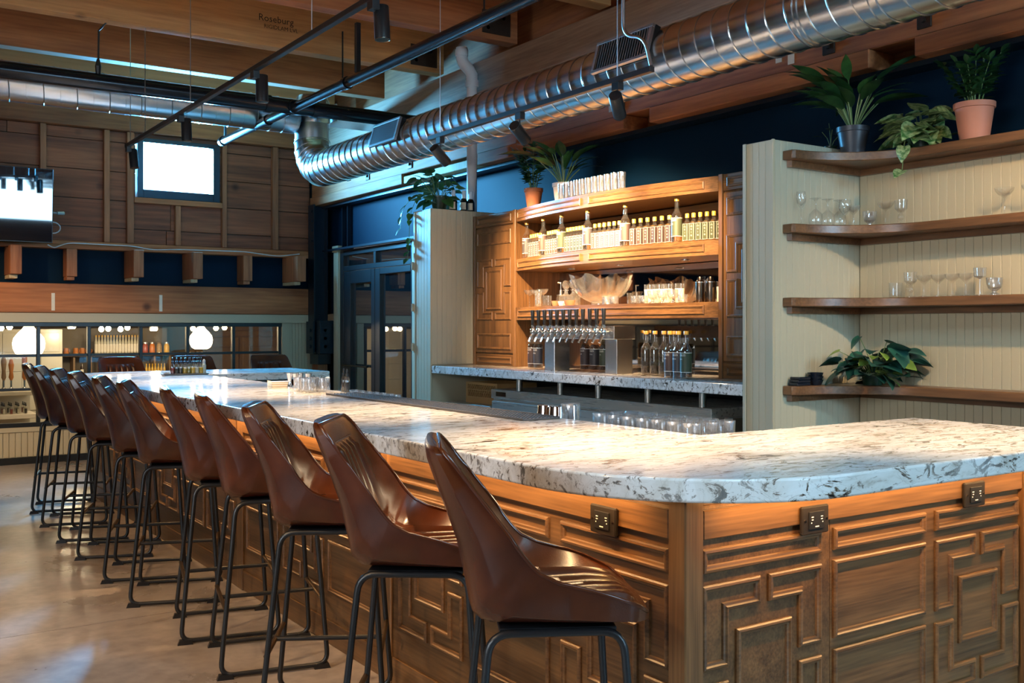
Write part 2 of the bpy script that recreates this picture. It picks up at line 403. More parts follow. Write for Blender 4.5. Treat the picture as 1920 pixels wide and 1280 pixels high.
def fillet(pts, r, n=5):
    """round the corners of a 3D polyline"""
    P = [Vector(p) for p in pts]; out = [P[0]]
    for i in range(1, len(P)-1):
        a = (P[i-1]-P[i]); b = (P[i+1]-P[i]); rr = min(r, a.length*.49, b.length*.49)
        p0 = P[i]+a.normalized()*rr; p1 = P[i]+b.normalized()*rr
        for k in range(n+1):
            t = k/n; out.append(p0*(1-t)**2 + P[i]*2*t*(1-t) + p1*t*t)
    out.append(P[-1]); return out
def fillet_closed(pts, r, n=5):
    P = [Vector(p) for p in pts]; out = []
    for i in range(len(P)):
        a = P[i-1]-P[i]; b = P[(i+1) % len(P)]-P[i]; rr = min(r, a.length*.49, b.length*.49)
        p0 = P[i]+a.normalized()*rr; p1 = P[i]+b.normalized()*rr
        for k in range(n+1):
            t = k/n; out.append(p0*(1-t)**2 + P[i]*2*t*(1-t) + p1*t*t)
    return out
_txt = {}
def text_mesh(body, size, align='CENTER'):
    key = (body, size, align)
    if key not in _txt:
        cu = bpy.data.curves.new('lettering', 'FONT'); cu.body = body; cu.size = size; cu.align_x = align; cu.resolution_u = 2
        o = bpy.data.objects.new('lettering', cu); COL.objects.link(o)
        dg = bpy.context.evaluated_depsgraph_get(); me = bpy.data.meshes.new_from_object(o.evaluated_get(dg))
        _txt[key] = ([tuple(v.co) for v in me.vertices], [tuple(p.vertices) for p in me.polygons])
        bpy.data.objects.remove(o); bpy.data.meshes.remove(me)
    return _txt[key]
def moulding_b(b, poly, plane, base, h=.012, w=.022):
    """mitred moulding frame along a closed orthogonal polygon. plane: function (u, z, out)->xyz"""
    n = len(poly); ar = sum(poly[i][0]*poly[(i+1) % n][1]-poly[(i+1) % n][0]*poly[i][1] for i in range(n)); sg = 1 if ar > 0 else -1
    def inset(d):
        out = []
        for i in range(n):
            p, q, r = Vector(poly[i-1]), Vector(poly[i]), Vector(poly[(i+1) % n])
            e0 = (q-p).normalized(); e1 = (r-q).normalized(); n0 = Vector((-e0.y, e0.x))*sg; n1 = Vector((-e1.y, e1.x))*sg
            out.append(q + (n0+n1)*d/(1+n0.dot(n1)))
        return out
    prof = [(0, 0), (0, h*.55), (w*.18, h*.9), (w*.45, h), (w*.62, h*.62), (w*.9, h*.5), (w, 0)]
    rings = [[plane(p.x, p.y, base+hh) for p in inset(d)] for d, hh in prof]
    P = [[rings[j][i] for j in range(len(prof))] for i in range(n)]
    b.grid(P, close_u=True)
    return b

# ================================================================== THE SETTING
# ---- floor: cast slabs with a saw-cut joint
fl = struct(B().box(-4, 5.4, -4, 12.2, -.12, -.030).obj('floor', 'concrete'), 'polished brown-grey concrete floor')
for (y0, y1) in ((-4, 5.336), (5.342, 12.05)):
    B().box(-4, 5.3, y0, y1, -.030, 0).obj('slab', 'concrete', fl)
# ---- ceiling with joists
ce = struct(B().box(-4, 5.4, -4, 12.2, 4.40, 4.5).obj('ceiling', 'ply_x'), 'plywood ceiling between timber joists')
for k, (y, m_) in enumerate([(11.2, 'ply_x'), (9.90, 'fir_x'), (8.63, 'glulam_x'), (7.35, 'fir_x'), (6.07, 'glulam_x'), (4.79, 'fir_x'), (3.51, 'glulam_x'), (2.2, 'fir_x'), (.9, 'fir_x')]):
    B().cbox(-4, 5.03, y, y+.14, 3.955, 4.40, .004).obj('joist', m_, ce)
    if k in (2, 3, 4):
        for a, b_ in ((0, 0), ):
            B().cbox(4.66, 4.95, y-.008, y, 4.0, 4.2, .002).obj('hanger_plate', 'bolt_iron', ce)
            for bx, bz in ((4.72, 4.15), (4.88, 4.15), (4.72, 4.05)):
                B().lathe([(0, -.012), (.018, -.012), (.018, 0)], 8).obj('bolt', 'galvanised', ce, (bx, y-.008, bz), rot=(PI/2, 0, 0))
# printed mill mark on the light joist
tv, tf = text_mesh('Roseburg', .085, 'LEFT')
mk = B().add([(3.15+x*1.0, 8.627, 4.17+y) for x, y, z in tv], tf)
tv, tf = text_mesh('RIGIDLAM LVL', .05, 'LEFT')
mk.add([(3.2+x, 8.627, 4.11+y) for x, y, z in tv], tf); mk.obj('mill_mark', 'bolt_iron', ce)
w3 = sgroup('window_3', 'skylight between the joists over the near end of the room')
for a_ in ((1.10, 1.15, -.5, .7), (2.65, 2.70, -.5, .7), (1.15, 2.65, -.5, -.45), (1.15, 2.65, .65, .7)): B().box(a_[0], a_[1], a_[2], a_[3], 4.34, 4.399).obj('frame', 'white_paint', w3)
B().box(1.15, 2.65, -.45, .65, 4.378, 4.384).obj('pane', 'window_pane', w3)
# ---- right wall: navy wall with the door opening, timber truss above
wr = sgroup('wall_right', 'dark navy wall behind the bar under the timber truss')
B().box(5.3, 5.4, -4, 9.60, 0, 3.0).obj('navy_panel', 'navy', wr)
B().box(5.3, 5.4, 11.47, 12.2, 0, 3.0).obj('navy_panel', 'navy', wr)
B().box(5.3, 5.4, 9.60, 11.47, 2.42, 3.0).obj('navy_panel', 'navy', wr)
B().box(5.3, 5.4, -4, 12.2, 3.0, 4.4).obj('upper_boarding', 'fir_y', wr)
B().box(5.15, 5.3, -4, 11.85, 2.955, 2.985).obj('steel_flange', 'navy_steel', wr)
B().box(5.15, 5.3, 8.0, 11.85, 2.415, 2.440).obj('steel_flange', 'navy_steel', wr)
for y in (11.45, 11.30): B().box(5.24, 5.3, y, y+.015, 2.44, 2.955).obj('steel_rib', 'navy_steel', wr)
tr = sgroup('trim_1', 'timber truss along the wall above the duct')
B().cbox(5.075, 5.3, -4, 12.0, 3.10, 3.38, .006).obj('bottom_chord', 'fir_y', tr)
for y0, y1 in ((-4, 3.45), (3.75, 5.66), (5.95, 8.05), (9.55, 12.0)):
    B().cbox(5.05, 5.3, y0, y1, 2.987, 3.098, .005).obj('ledger_strip', 'fir_y', tr)
B().cbox(5.05, 5.3, 8.07, 9.5, 2.987, 3.06, .005).obj('ledger_strip', 'pine_z', tr)
B().cbox(5.045, 5.22, -4, 12.0, 3.66, 3.95, .006).obj('top_chord', 'weathered_y', tr)
bp = B().cbox(-.012, 0, -.045, .045, -.045, .045, .003); bp.tube([(-.03, 0, 0), (0, 0, 0)], .016, 6)
bpm = bp.mesh('bolt_plate', 'bolt_iron')
for y in (10.9, 10.4, 9.4, 8.75, 7.1, 6.0, 4.05, 3.4, 2.75, 2.56, 1.8): link('bolt_plate', bpm, tr, (5.075, y, 3.20 + (.03 if int(y*10) % 2 else -.02)))
def brace(y0, z0, y1, z1, w, m_, nm='diagonal', x0=5.06, x1=5.2):
    d = Vector((y1-y0, z1-z0)).normalized(); n_ = Vector((-d.y, d.x))*w/2
    B().prism([(y0-n_.x, z0-n_.y), (y1-n_.x, z1-n_.y), (y1+n_.x, z1+n_.y), (y0+n_.x, z0+n_.y)], 'x', x0, x1).obj(nm, m_, tr)
for c in (10.6, 7.5, 5.3, 2.9):
    brace(c+.60, 3.38, c+.10, 3.67, .13, 'fir_z'); brace(c-.55, 3.38, c-.08, 3.67, .13, 'weathered_y')
for y in (8.33, 6.32, 4.2): B().cbox(5.05, 5.19, y-.075, y+.075, 3.38, 3.66, .004).obj('post', 'pine_z', tr)
for y, z, h in ((2.66, 3.22, .14), (4.32, 3.14, .07), (4.42, 3.17, .05), (6.1, 3.15, .06)):
    B().box(5.071, 5.075, y, y+.05, z, z+h).obj('paper_scrap', 'patch_white', tr)
# ---- far wall (end of the room)
wf = sgroup('wall_far', 'end wall of dark timber planks above a navy recess and cream wainscot')
FY = 12.05
B().box(-4, 5.3, FY+.012, FY+.16, 0, .40).obj('wainscot', 'cream', wf)
bd = B(); x = -4.
while x < 5.28: bd.cbox(x+.002, x+.058, FY, FY+.012, .075, .345, .003); x += .06
o = bd.obj('beadboard', 'cream', wf); o['kind'] = 'stuff'
B().cbox(-4, 5.3, FY-.012, FY+.012, .345, .40, .003).obj('rail', 'cream', wf)
B().box(4.70, 5.3, FY+.012, FY+.16, .40, 1.53).obj('end_panel', 'cream', wf)
B().cbox(4.70, 4.80, FY-.012, FY+.012, .40, 1.53, .003).obj('casing', 'cream', wf)
bd = B(); x = 4.80
while x < 5.28: bd.cbox(x+.002, x+.038, FY, FY+.012, .40, 1.53, .003); x += .04
o = bd.obj('beadboard', 'cream', wf); o['kind'] = 'stuff'
B().cbox(-4, 5.08, FY-.03, FY+.16, 1.53, 1.635, .004).obj('head_trim', 'cream', wf)
B().cbox(-4, 5.3, FY-.05, FY+.16, 1.637, 1.957, .006).obj('beam', 'fir_x', wf)
for x, z in ((2.05, 1.66), (3.2, 1.66)): B().box(x, x+.035, FY-.053, FY-.05, z, z+.19).obj('strap', 'patch_white', wf)
B().box(-4, 5.3, FY+.10, FY+.2, 1.957, 2.45).obj('navy_recess', 'navy', wf)
B().cbox(-4, 5.06, FY-.06, FY+.1, 2.342, 2.385, .004).obj('plate', 'fir_x', wf)
B().cbox(-4, 5.06, FY-.03, FY+.1, 2.387, 2.430, .004).obj('plate', 'fir_x', wf)
for i, (x, p) in enumerate(((1.66, .34), (2.25, .10), (2.90, .34), (3.56, .34), (4.22, .14), (4.80, .40), (.98, .12), (.4, .34))):
    b_ = B().cbox(x-.055, x+.055, FY-p, FY+.10, 2.035, 2.340, .004); b_.obj('joist_end', 'fir_z', wf)
    B().cbox(x-.05, x+.03, FY-p+.12 if p > .2 else FY-p+.02, FY+.10, 1.995, 2.033, .003).obj('packing_block', 'pine_z' if p > .2 else 'fir_z', wf)
zs = [2.432, 2.60, 2.915, 3.24, 3.575, 3.70]
for i in range(5):
    z0, z1 = zs[i]+.003, zs[i+1]-.004
    cuts = [-4, -1.2+.5*i, 1.1+.13*i, 3.30+.05*i if i < 2 else 2.9, 5.08]
    for a, b_ in zip(cuts[:-1], cuts[1:]):
        segs = [(a, b_)]
        if z1 > 2.97 and z0 < 3.62:
            segs = []
            for (p, q) in [(a, b_)]:
                if p < 2.955: segs.append((p, min(q, 2.955)))
                if q > 3.92: segs.append((max(p, 3.92), q))
        for (p, q) in segs:
            if q-p > .03:
                dy = random.uniform(0, .008)
                B().cbox(p+.002, q-.002, FY+.02+dy, FY+.06, z0, z1, .004).obj('plank', 'plank_x', wf)
B().box(-4, 2.955, FY+.06, FY+.2, 2.451, 3.72).obj('backing', 'black_metal', wf)
B().box(3.92, 5.3, FY+.06, FY+.2, 2.451, 3.72).obj('backing', 'black_metal', wf)
B().box(2.955, 3.92, FY+.06, FY+.2, 2.451, 2.965).obj('backing', 'black_metal', wf)
B().cbox(2.955, 3.92, FY+.02, FY+.06, 2.92, 2.958, .003).obj('plank', 'plank_x', wf)
B().cbox(2.955, 3.92, FY+.02, FY+.2, 3.655, 3.70, .003).obj('plank', 'plank_x', wf)
for x, w, z1 in ((1.97, .062, 3.70), (2.63, .062, 3.70), (2.885, .075, 3.70), (3.97, .055, 3.70), (4.605, .075, 3.70), (3.42, .06, 2.90), (1.2, .062, 3.7), (.4, .062, 3.7)):
    B().cbox(x-w/2, x+w/2, FY-.04, FY+.02, 2.432, z1-.004, .004).obj('stud', 'fir_z', wf)
B().cbox(2.925, 3.94, FY-.045, FY+.02, 2.90, 2.962, .003).obj('sill_timber', 'fir_x', wf)
B().box(-4, 5.4, FY+.2, FY+.24, 3.66, 4.5).obj('backing', 'black_metal', wf)
B().cbox(-4, 5.3, FY-.06, FY+.2, 3.702, 3.955, .006).obj('header_beam', 'fir_x', wf)
B().box(-4, 5.3, FY, FY+.2, 3.957, 4.40).obj('gable_board', 'ply_x', wf)
struct(B().box(-4, 5.3, FY-.016, FY-.002, 0, .072).obj('baseboard_far', 'black_metal'), 'low dark scuffed skirting strip along the end wall')
# high bright window
w1 = sgroup('window_1', 'small bright window high in the plank wall')
fr = B().cbox(2.965, 3.03, FY-.03, FY+.14, 2.965, 3.65, .003).obj('jamb', 'navy_steel', w1)
B().cbox(3.835, 3.915, FY-.03, FY+.14, 2.965, 3.65, .003).obj('jamb', 'navy_steel', w1)
B().cbox(3.03, 3.835, FY-.03, FY+.14, 2.965, 3.06, .003).obj('frame_sill', 'navy_steel', w1)
B().cbox(3.03, 3.835, FY-.03, FY+.14, 3.60, 3.65, .003).obj('frame_head', 'navy_steel', w1)
B().box(3.03, 3.835, FY+.085, FY+.09, 3.06, 3.60).obj('pane', 'window_pane', w1)
# interior window band
w2 = sgroup('window_2', 'long black steel interior window onto the next bar room')
mx = [-4, -2.9, -2.3, -1.7, -1.1, -.55, 0, .60, 1.27, 1.928, 2.447, 3.007, 3.541, 4.091, 4.672]
mt = .036
B().cbox(-4, 4.70, FY-.01, FY+.05, 1.485, 1.53, .003).obj('frame_head', 'black_metal', w2)
B().cbox(-4, 4.70, FY-.02, FY+.05, .40, .445, .003).obj('frame_sill', 'black_metal', w2)
mul = B().cbox(-mt/2, mt/2, FY-.01, FY+.05, .445, 1.485, .003).mesh('mullion', 'black_metal')
for x in mx[1:]: link('mullion', mul, w2, (x, 0, 0))
for a, b_ in zip(mx[:-1], mx[1:]):
    B().cbox(a+mt/2, b_-mt/2, FY, FY+.04, 1.155, 1.185, .003).obj('glazing_bar', 'black_metal', w2)
    B().box(a+mt/2, b_-mt/2, FY+.018, FY+.022, .445, 1.155).obj('pane', 'window_pane', w2)
    B().box(a+mt/2, b_-mt/2, FY+.018, FY+.022, 1.185, 1.485).obj('pane', 'window_pane', w2)
    if b_ < 2.2: B().cbox(a+mt/2, b_-mt/2, FY, FY+.04, .79, .82, .003).obj('glazing_bar', 'black_metal', w2)
# ---- walls out of view
struct(B().box(-4.1, -4, -4, 12.2, 0, 1.85).obj('wall_left', 'cream'), 'cream wall on the side of the room away from the bar')
wl2 = B().box(-4.1, -4, -4, -.2, 1.85, 4.4).box(-4.1, -4, 3.2, 12.2, 1.85, 4.4).box(-4.1, -4, -.2, 3.2, 3.2, 4.4).obj('wall_left_upper', 'fir_y'); struct(wl2, 'timber upper wall on the side away from the bar')
wb = B().box(-4, 5.4, -4.1, -4, 0, 2.12).box(-4, 3.25, -4.1, -4, 2.12, 4.4).box(4.85, 5.4, -4.1, -4, 2.12, 4.4).box(3.25, 4.85, -4.1, -4, 3.12, 4.4).obj('wall_rear', 'fir_x'); struct(wb, 'timber wall behind the camera')
# ---- room next door behind the interior window
nr = sgroup('wall_next_room', 'bar room seen through the interior window')
B().box(-4, 8.4, FY+.2, 18.6, -1.3, -1.2).obj('next_floor', 'room_wood', nr)
B().box(-4, 8.4, FY+.2, 18.6, 1.95, 2.05).obj('next_ceiling', 'room_grey', nr)
B().box(8.3, 8.4, FY+.2, 18.6, -1.2, 1.95).obj('next_side_wall', 'cream', nr)
B().box(-4.1, -4, FY+.2, 18.6, -1.3, 2.05).obj('next_side_wall', 'cream', nr)
B().box(-4, 8.4, 18.5, 18.6, -1.2, 1.95).obj('next_back_wall', 'room_grey', nr)
B().box(-4, 8.4, FY+.2, FY+.25, -1.2, .39).obj('next_front_wall', 'cream', nr)
B().box(5.3, 8.4, FY+.2, FY+.25, .39, 1.95).obj('next_front_wall', 'cream', nr)
for i in range(8):
    for k in range(4):
        B().cbox(.9+i*.27, .9+i*.27+.265, 17.20, 17.215, .2+k*.3, .495+k*.3, .003).obj('wall_tile', 'tile_white', nr)
B().box(.8, 3.1, 17.215, 17.3, -1.2, 1.45).obj('tiled_wall', 'tile_white', nr)
for x0, x1 in ((5.55, 6.35), (6.42, 7.22)):
    B().cbox(x0, x1, 18.40, 18.46, -.4, 1.30, .01).obj('wood_panel', 'room_wood', nr)
    b_ = B(); moulding_b(b_, [(x0+.12, -.2), (x1-.12, -.2), (x1-.12, 1.14), (x0+.12, 1.14)], lambda u, z, h: (u, 18.40-h, z), 0, .02, .04); b_.obj('moulding', 'room_wood', nr)
B().cbox(5.5, 8.3, 18.36, 18.5, 1.32, 1.42, .01).obj('cornice', 'room_wood', nr)
B().cbox(5.45, 8.3, 18.44, 18.5, -1.2, 1.95, .01).obj('wood_wall', 'room_wood', nr)
# ---- door
d1 = sgroup('door_1', 'black steel glazed double door under a transom')
def dbox(nm, y0, y1, z0, z1, m_='black_metal', x0=5.22, x1=5.30): return B().cbox(x0, x1, y0, y1, z0, z1, .004).obj(nm, m_, d1)
dbox('jamb', 11.38, 11.47, 0, 2.41); dbox('jamb', 9.60, 9.66, 0, 2.41); dbox('frame_head', 9.66, 11.38, 2.345, 2.41)
dbox('transom_bar', 9.66, 11.38, 2.155, 2.215); dbox('transom_mullion', 10.50, 10.56, 2.215, 2.345)
dbox('leaf_stile', 11.18, 11.37, 0, 2.15); dbox('leaf_stile', 10.53, 10.62, 0, 2.15); dbox('leaf_rail', 10.62, 11.18, 2.0, 2.15); dbox('leaf_rail', 10.62, 11.18, 0, .25)
dbox('leaf_stile', 10.40, 10.52, 0, 2.15); dbox('leaf_rail', 9.67, 10.40, 2.08, 2.15); dbox('leaf_rail', 9.67, 10.40, 0, .25)
B().box(5.258, 5.264, 10.62, 11.18, .25, 2.0).obj('pane', 'door_glass', d1); B().box(5.258, 5.264, 9.66, 10.40, .25, 2.08).obj('pane', 'door_glass', d1)
B().box(5.258, 5.264, 9.66, 10.50, 2.215, 2.345).obj('pane', 'door_glass', d1); B().box(5.258, 5.264, 10.56, 11.38, 2.215, 2.345).obj('pane', 'door_glass', d1)
B().tube([(5.19, 10.66, 1.02), (5.19, 11.34, 1.02)], .014, 8).tube([(5.22, 11.25, 1.02), (5.19, 11.25, 1.02)], .01, 6).tube([(5.24, 10.64, 1.02), (5.19, 10.70, 1.02)], .01, 6).obj('push_bar', 'gunmetal', d1, smooth=40)
struct(B().cbox(5.20, 5.30, 9.50, 9.598, 0, 2.42, .004).obj('trim_2', 'cream'), 'cream casing beside the glazed door')
# black steel post and cream panel by the door
sp = sgroup('trim_3', 'black bolted steel post in the corner beside the door')
B().box(5.02, 5.035, 11.80, 11.98, 1.17, 3.0).obj('flange', 'navy_steel', sp)
B().box(5.035, 5.19, 11.882, 11.897, 1.17, 3.0).obj('web', 'navy_steel', sp)
B().box(5.19, 5.205, 11.80, 11.98, 1.17, 3.0).obj('flange', 'navy_steel', sp)
for z in (2.55, 2.68, 2.8, 2.92): B().lathe([(0, -.014), (.016, -.014), (.016, 0)], 6).obj('bolt', 'navy_steel', sp, (5.02, 11.86, z), rot=(0, PI/2, 0))
B().cbox(5.00, 5.02, 11.78, 12.0, 1.15, 1.55, .003).obj('base_bracket', 'navy_steel', sp)
B().cbox(5.04, 5.22, 11.66, 11.79, 1.15, 1.56, .003).obj('base_bracket', 'navy_steel', sp)
for z in (1.24, 1.34, 1.44):
    B().lathe([(0, -.02), (.022, -.02), (.022, 0)], 6).obj('bolt', 'navy_steel', sp, (5.0, 11.85, z), rot=(0, PI/2, 0))
    B().lathe([(0, -.02), (.022, -.02), (.022, 0)], 6).obj('bolt', 'navy_steel', sp, (5.11, 11.66, z), rot=(PI/2, 0, 0))
B().cbox(5.03, 5.2, 11.70, 11.95, 1.02, 1.148, .004).obj('shoe', 'black_metal', sp)
B().cbox(5.05, 5.18, 11.75, 11.93, .02, 1.018, .004).obj('timber_post', 'fir_z', sp)
ap = sgroup('trim_4', 'narrow cream beadboard panel between the steel post and the door')
B().cbox(5.21, 5.30, 11.475, 11.62, 0, 2.40, .003).obj('panel', 'cream', ap)
B().cbox(5.19, 5.30, 11.47, 11.64, 2.40, 2.475, .004).obj('cap', 'cream', ap)
for y in (11.482, 11.527, 11.572): B().cbox(5.198, 5.21, y, y+.042, 0, 2.40, .003).obj('board', 'cream', ap)

# ---- beadboard piers and alcove
def boards(par, axis, a0, a1, fixed, z0, z1, m_, pitch=.05):
    n_ = max(1, round((a1-a0)/pitch)); w = (a1-a0)/n_
    if axis == 'y': me = B().cbox(-.012, 0, 0.0006, w-.0006, z0, z1, .002).mesh('board', m_)
    else: me = B().cbox(0.0006, w-.0006, -.012, 0, z0, z1, .002).mesh('board', m_)
    for i in range(n_): link('board', me, par, (fixed, a0+i*w, 0) if axis == 'y' else (a0+i*w, fixed, 0))
nl = sgroup('wall_niche_left', 'cream beadboard pier at the left end of the back bar')
B().box(4.362, 5.3, 7.697, 7.993, 0, 2.505).obj('core', 'cream', nl)
boards(nl, 'y', 7.70, 7.96, 4.362, 0, 2.495, 'cream'); B().cbox(4.345, 4.362, 7.685, 7.70, 0, 2.505, .002).obj('corner_bead', 'cream', nl)
B().cbox(4.345, 4.362, 7.962, 7.993, 0, 2.50, .002).obj('corner_bead', 'cream', nl)
boards(nl, 'x', 4.362, 5.3, 7.697, 1.15, 2.505, 'cream_daylit')
for z in (1.30, 1.65, 2.02):
    B().tube([(4.34, 8.0, z-.035), (4.34, 8.0, z+.035)], .011, 8).obj('hinge', 'cream', nl, smooth=40)
nrw = sgroup('wall_niche_right', 'cream beadboard pier between the back bar and the glass shelves')
B().box(4.362, 5.3, 3.862, 4.074, 0, 2.515).obj('core', 'cream', nrw)
boards(nrw, 'y', 3.862, 4.05, 4.362, 0, 2.51, 'cream'); B().cbox(4.345, 4.362, 3.848, 3.862, 0, 2.515, .002).obj('corner_bead', 'cream', nrw)
B().cbox(4.345, 4.362, 4.052, 4.074, 0, 2.515, .002).obj('corner_bead', 'cream_daylit', nrw)
boards(nrw, 'x', 4.362, 5.10, 3.862, 0, 2.51, 'cream_daylit')
al = sgroup('wall_alcove', 'cream beadboard wall behind the glass shelves')
B().box(5.112, 5.3, .8, 3.85, 0, 2.44).obj('core', 'cream', al)
boards(al, 'y', .8, 3.85, 5.112, 0, 2.44, 'cream', .052)

# ================================================================== THE BAR
outl = [(4.0, 1.785)] + arc(2.32, 2.405, .62, -PI/2, -PI, 14) + arc(2.32, 9.08, .62, PI, PI/2, 10) + [(3.87, 9.70), (3.87, 8.73), (2.70, 8.73), (2.70, 2.74), (4.0, 2.74)]
bt = B().prism(outl, 'z', 1.005, 1.07).obj('granite_worktop', 'granite')
mo = bt.modifiers.new('edge', 'BEVEL'); mo.width = .007; mo.segments = 3; mo.limit_method = 'ANGLE'; mo.angle_limit = math.radians(50)
bt.data.polygons.foreach_set('use_smooth', [True]*len(bt.data.polygons)); bt.data.set_sharp_from_angle(angle=math.radians(30))
tag(bt, 'U-shaped speckled white granite bar top with rounded corners', 'bar top')
bb = thing('panelled_bar', 'oak-panelled bar front with fretwork mouldings under the granite top', 'bar')
B().box(1.949, 2.55, 2.035, 9.45, 0, 1.004).obj('carcass', 'oak_y', bb)
B().box(2.552, 3.61, 2.035, 2.55, 0, 1.004).obj('wing', 'oak_x', bb)
B().box(2.552, 3.50, 8.93, 9.45, 0, 1.004).obj('wing', 'oak_x', bb)
B().cbox(1.930, 2.0, 2.016, 2.086, 0, 1.004, .004).obj('corner_post', 'oak_z', bb)
B().cbox(3.60, 3.66, 2.010, 2.06, 0, 1.004, .003).obj('end_stile', 'oak_z', bb)
pf = lambda u, z, h: (1.949-h, u, z)          # front plane
pe = lambda u, z, h: (u, 2.035-h, z)          # near end plane
def frame(poly, plane, par, m_, h=.013, w=.022):
    b_ = B(); moulding_b(b_, poly, plane, 0, h, w); return b_.obj('moulding', m_, par)
def rect(u0, u1, z0, z1): return [(u0, z0), (u1, z0), (u1, z1), (u0, z1)]
def fret(u0, u1, z0, z1, plane, par, m_, **k):
    W_ = u1-u0; H_ = z1-z0; a = W_*.465; l = W_*.205; e = H_*.155; g = H_*.462
    for fx in (0, 1):
        for fz in (0, 1):
            P = [(0, 0), (a, 0), (a, e), (l, e), (l, g), (0, g)]
            P = [((u0+p if not fx else u1-p), (z0+q if not fz else z1-q)) for p, q in P]
            frame(P, plane, par, m_, **k)
    frame(rect(u0+W_*.27, u1-W_*.27, z0+H_*.285, z1-H_*.27), plane, par, m_, **k)
def wide(u0, u1, plane, par, m_):
    frame(rect(u0, u1, .517, .756), plane, par, m_); frame(rect(u0, u1, .240, .483), plane, par, m_)
def strip(u0, u1, plane, par, m_): frame(rect(u0, u1, .787, .855), plane, par, m_, .014, .022)
lay = [('f', 2.095, 2.595), ('w', 2.66, 3.135), ('f', 3.20, 3.70), ('s', 3.76, 3.85), ('w', 3.91, 4.40), ('f', 4.46, 4.96), ('w', 5.03, 5.50), ('s', 5.56, 5.65),
       ('f', 5.71, 6.21), ('w', 6.27, 6.75), ('f', 6.82, 7.32), ('s', 7.38, 7.47), ('w', 7.53, 8.0), ('f', 8.07, 8.57), ('w', 8.63, 9.10)]
for t, a, b_ in lay:
    if t == 's': B().cbox(1.937, 1.949, a, b_, 0, 1.004, .003).obj('stile', 'oak_z', bb)
    else:
        strip(a, b_, pf, bb, 'oak_y')
        if t == 'f': fret(a, b_, .24, .754, pf, bb, 'oak_y')
        else: wide(a, b_, pf, bb, 'oak_y')
for a, b_ in ((2.086, 3.755), (3.855, 5.555), (5.655, 7.375), (7.475, 9.45)):
    B().cbox(1.931, 1.949, a, b_, .884, .965, .003).obj('frieze', 'oak_y', bb)
    B().cbox(1.935, 1.949, a, b_, .978, 1.004, .002).obj('frieze', 'oak_y', bb)
    B().cbox(1.941, 1.949, a, b_, 0, .11, .002).obj('plinth', 'oak_y', bb)
for t, a, b_ in (('f', 2.005, 2.505), ('w', 2.562, 3.031), ('f', 3.086, 3.590)):
    strip(a, b_, pe, bb, 'oak_x')
    if t == 'f': fret(a, b_, .24, .754, pe, bb, 'oak_x')
    else: wide(a, b_, pe, bb, 'oak_x')
B().cbox(2.0, 3.60, 2.017, 2.035, .884, .965, .003).obj('frieze', 'oak_x', bb)
B().cbox(2.0, 3.60, 2.021, 2.035, .978, 1.004, .002).obj('frieze', 'oak_x', bb)
B().cbox(2.0, 3.60, 2.027, 2.035, 0, .11, .002).obj('plinth', 'oak_x', bb)
# under-counter light strips
for nm, a, lab in (('light_strip', (1.835, 1.855, 2.25, 9.1, .999, 1.0045), 'slim warm light strip under the long overhang of the bar top'), ('light_strip', (2.08, 3.6, 1.92, 1.94, .999, 1.0045), 'slim warm light strip under the near end overhang of the bar top')):
    tag(B().box(*a).obj(nm, 'lamp_lens'), lab, 'light strip')
# outlets
ob = B().cbox(-.014, 0, -.06, .06, -.042, .042, .004).mesh('plate', 'outlet_bronze')
oi_ = B().cbox(-.018, -.014, -.034, .034, -.026, .026, .001).mesh('receptacle', 'black_plastic')
sl = B()
for s_ in (-1, 1):
    sl.box(-.0188, -.018, s_*.021-.005, s_*.021+.004, .009, .0115).box(-.0188, -.018, s_*.021-.004, s_*.021+.003, .001, .0035).box(-.0188, -.018, s_*.025-.0015, s_*.025+.0015, -.008, -.005)
sl.box(-.0188, -.018, -.008, .008, -.020, -.017)
slm = sl.mesh('slots', 'print_white')
sw = B().lathe([(0, -.016), (.004, -.016), (.004, -.013)], 8).mesh('screw', 'gunmetal')
for (lc, rz, lab) in (((1.930, 2.354, .896), 0, 'dark bronze power outlet on the bar front beside the nearest stool'), ((2.448, 2.016, .896), PI/2, 'dark bronze power outlet on the near bar end close to the corner post'), ((3.278, 2.016, .896), PI/2, 'dark bronze power outlet on the near bar end at the far right')):
    t = thing('power_outlet', lab, 'outlet', lc, rz)
    link('plate', ob, t); link('receptacle', oi_, t); link('slots', slm, t)
    for s_ in (-1, 1): link('screw', sw, t, (0, s_*.048, 0), (0, PI/2, 0))

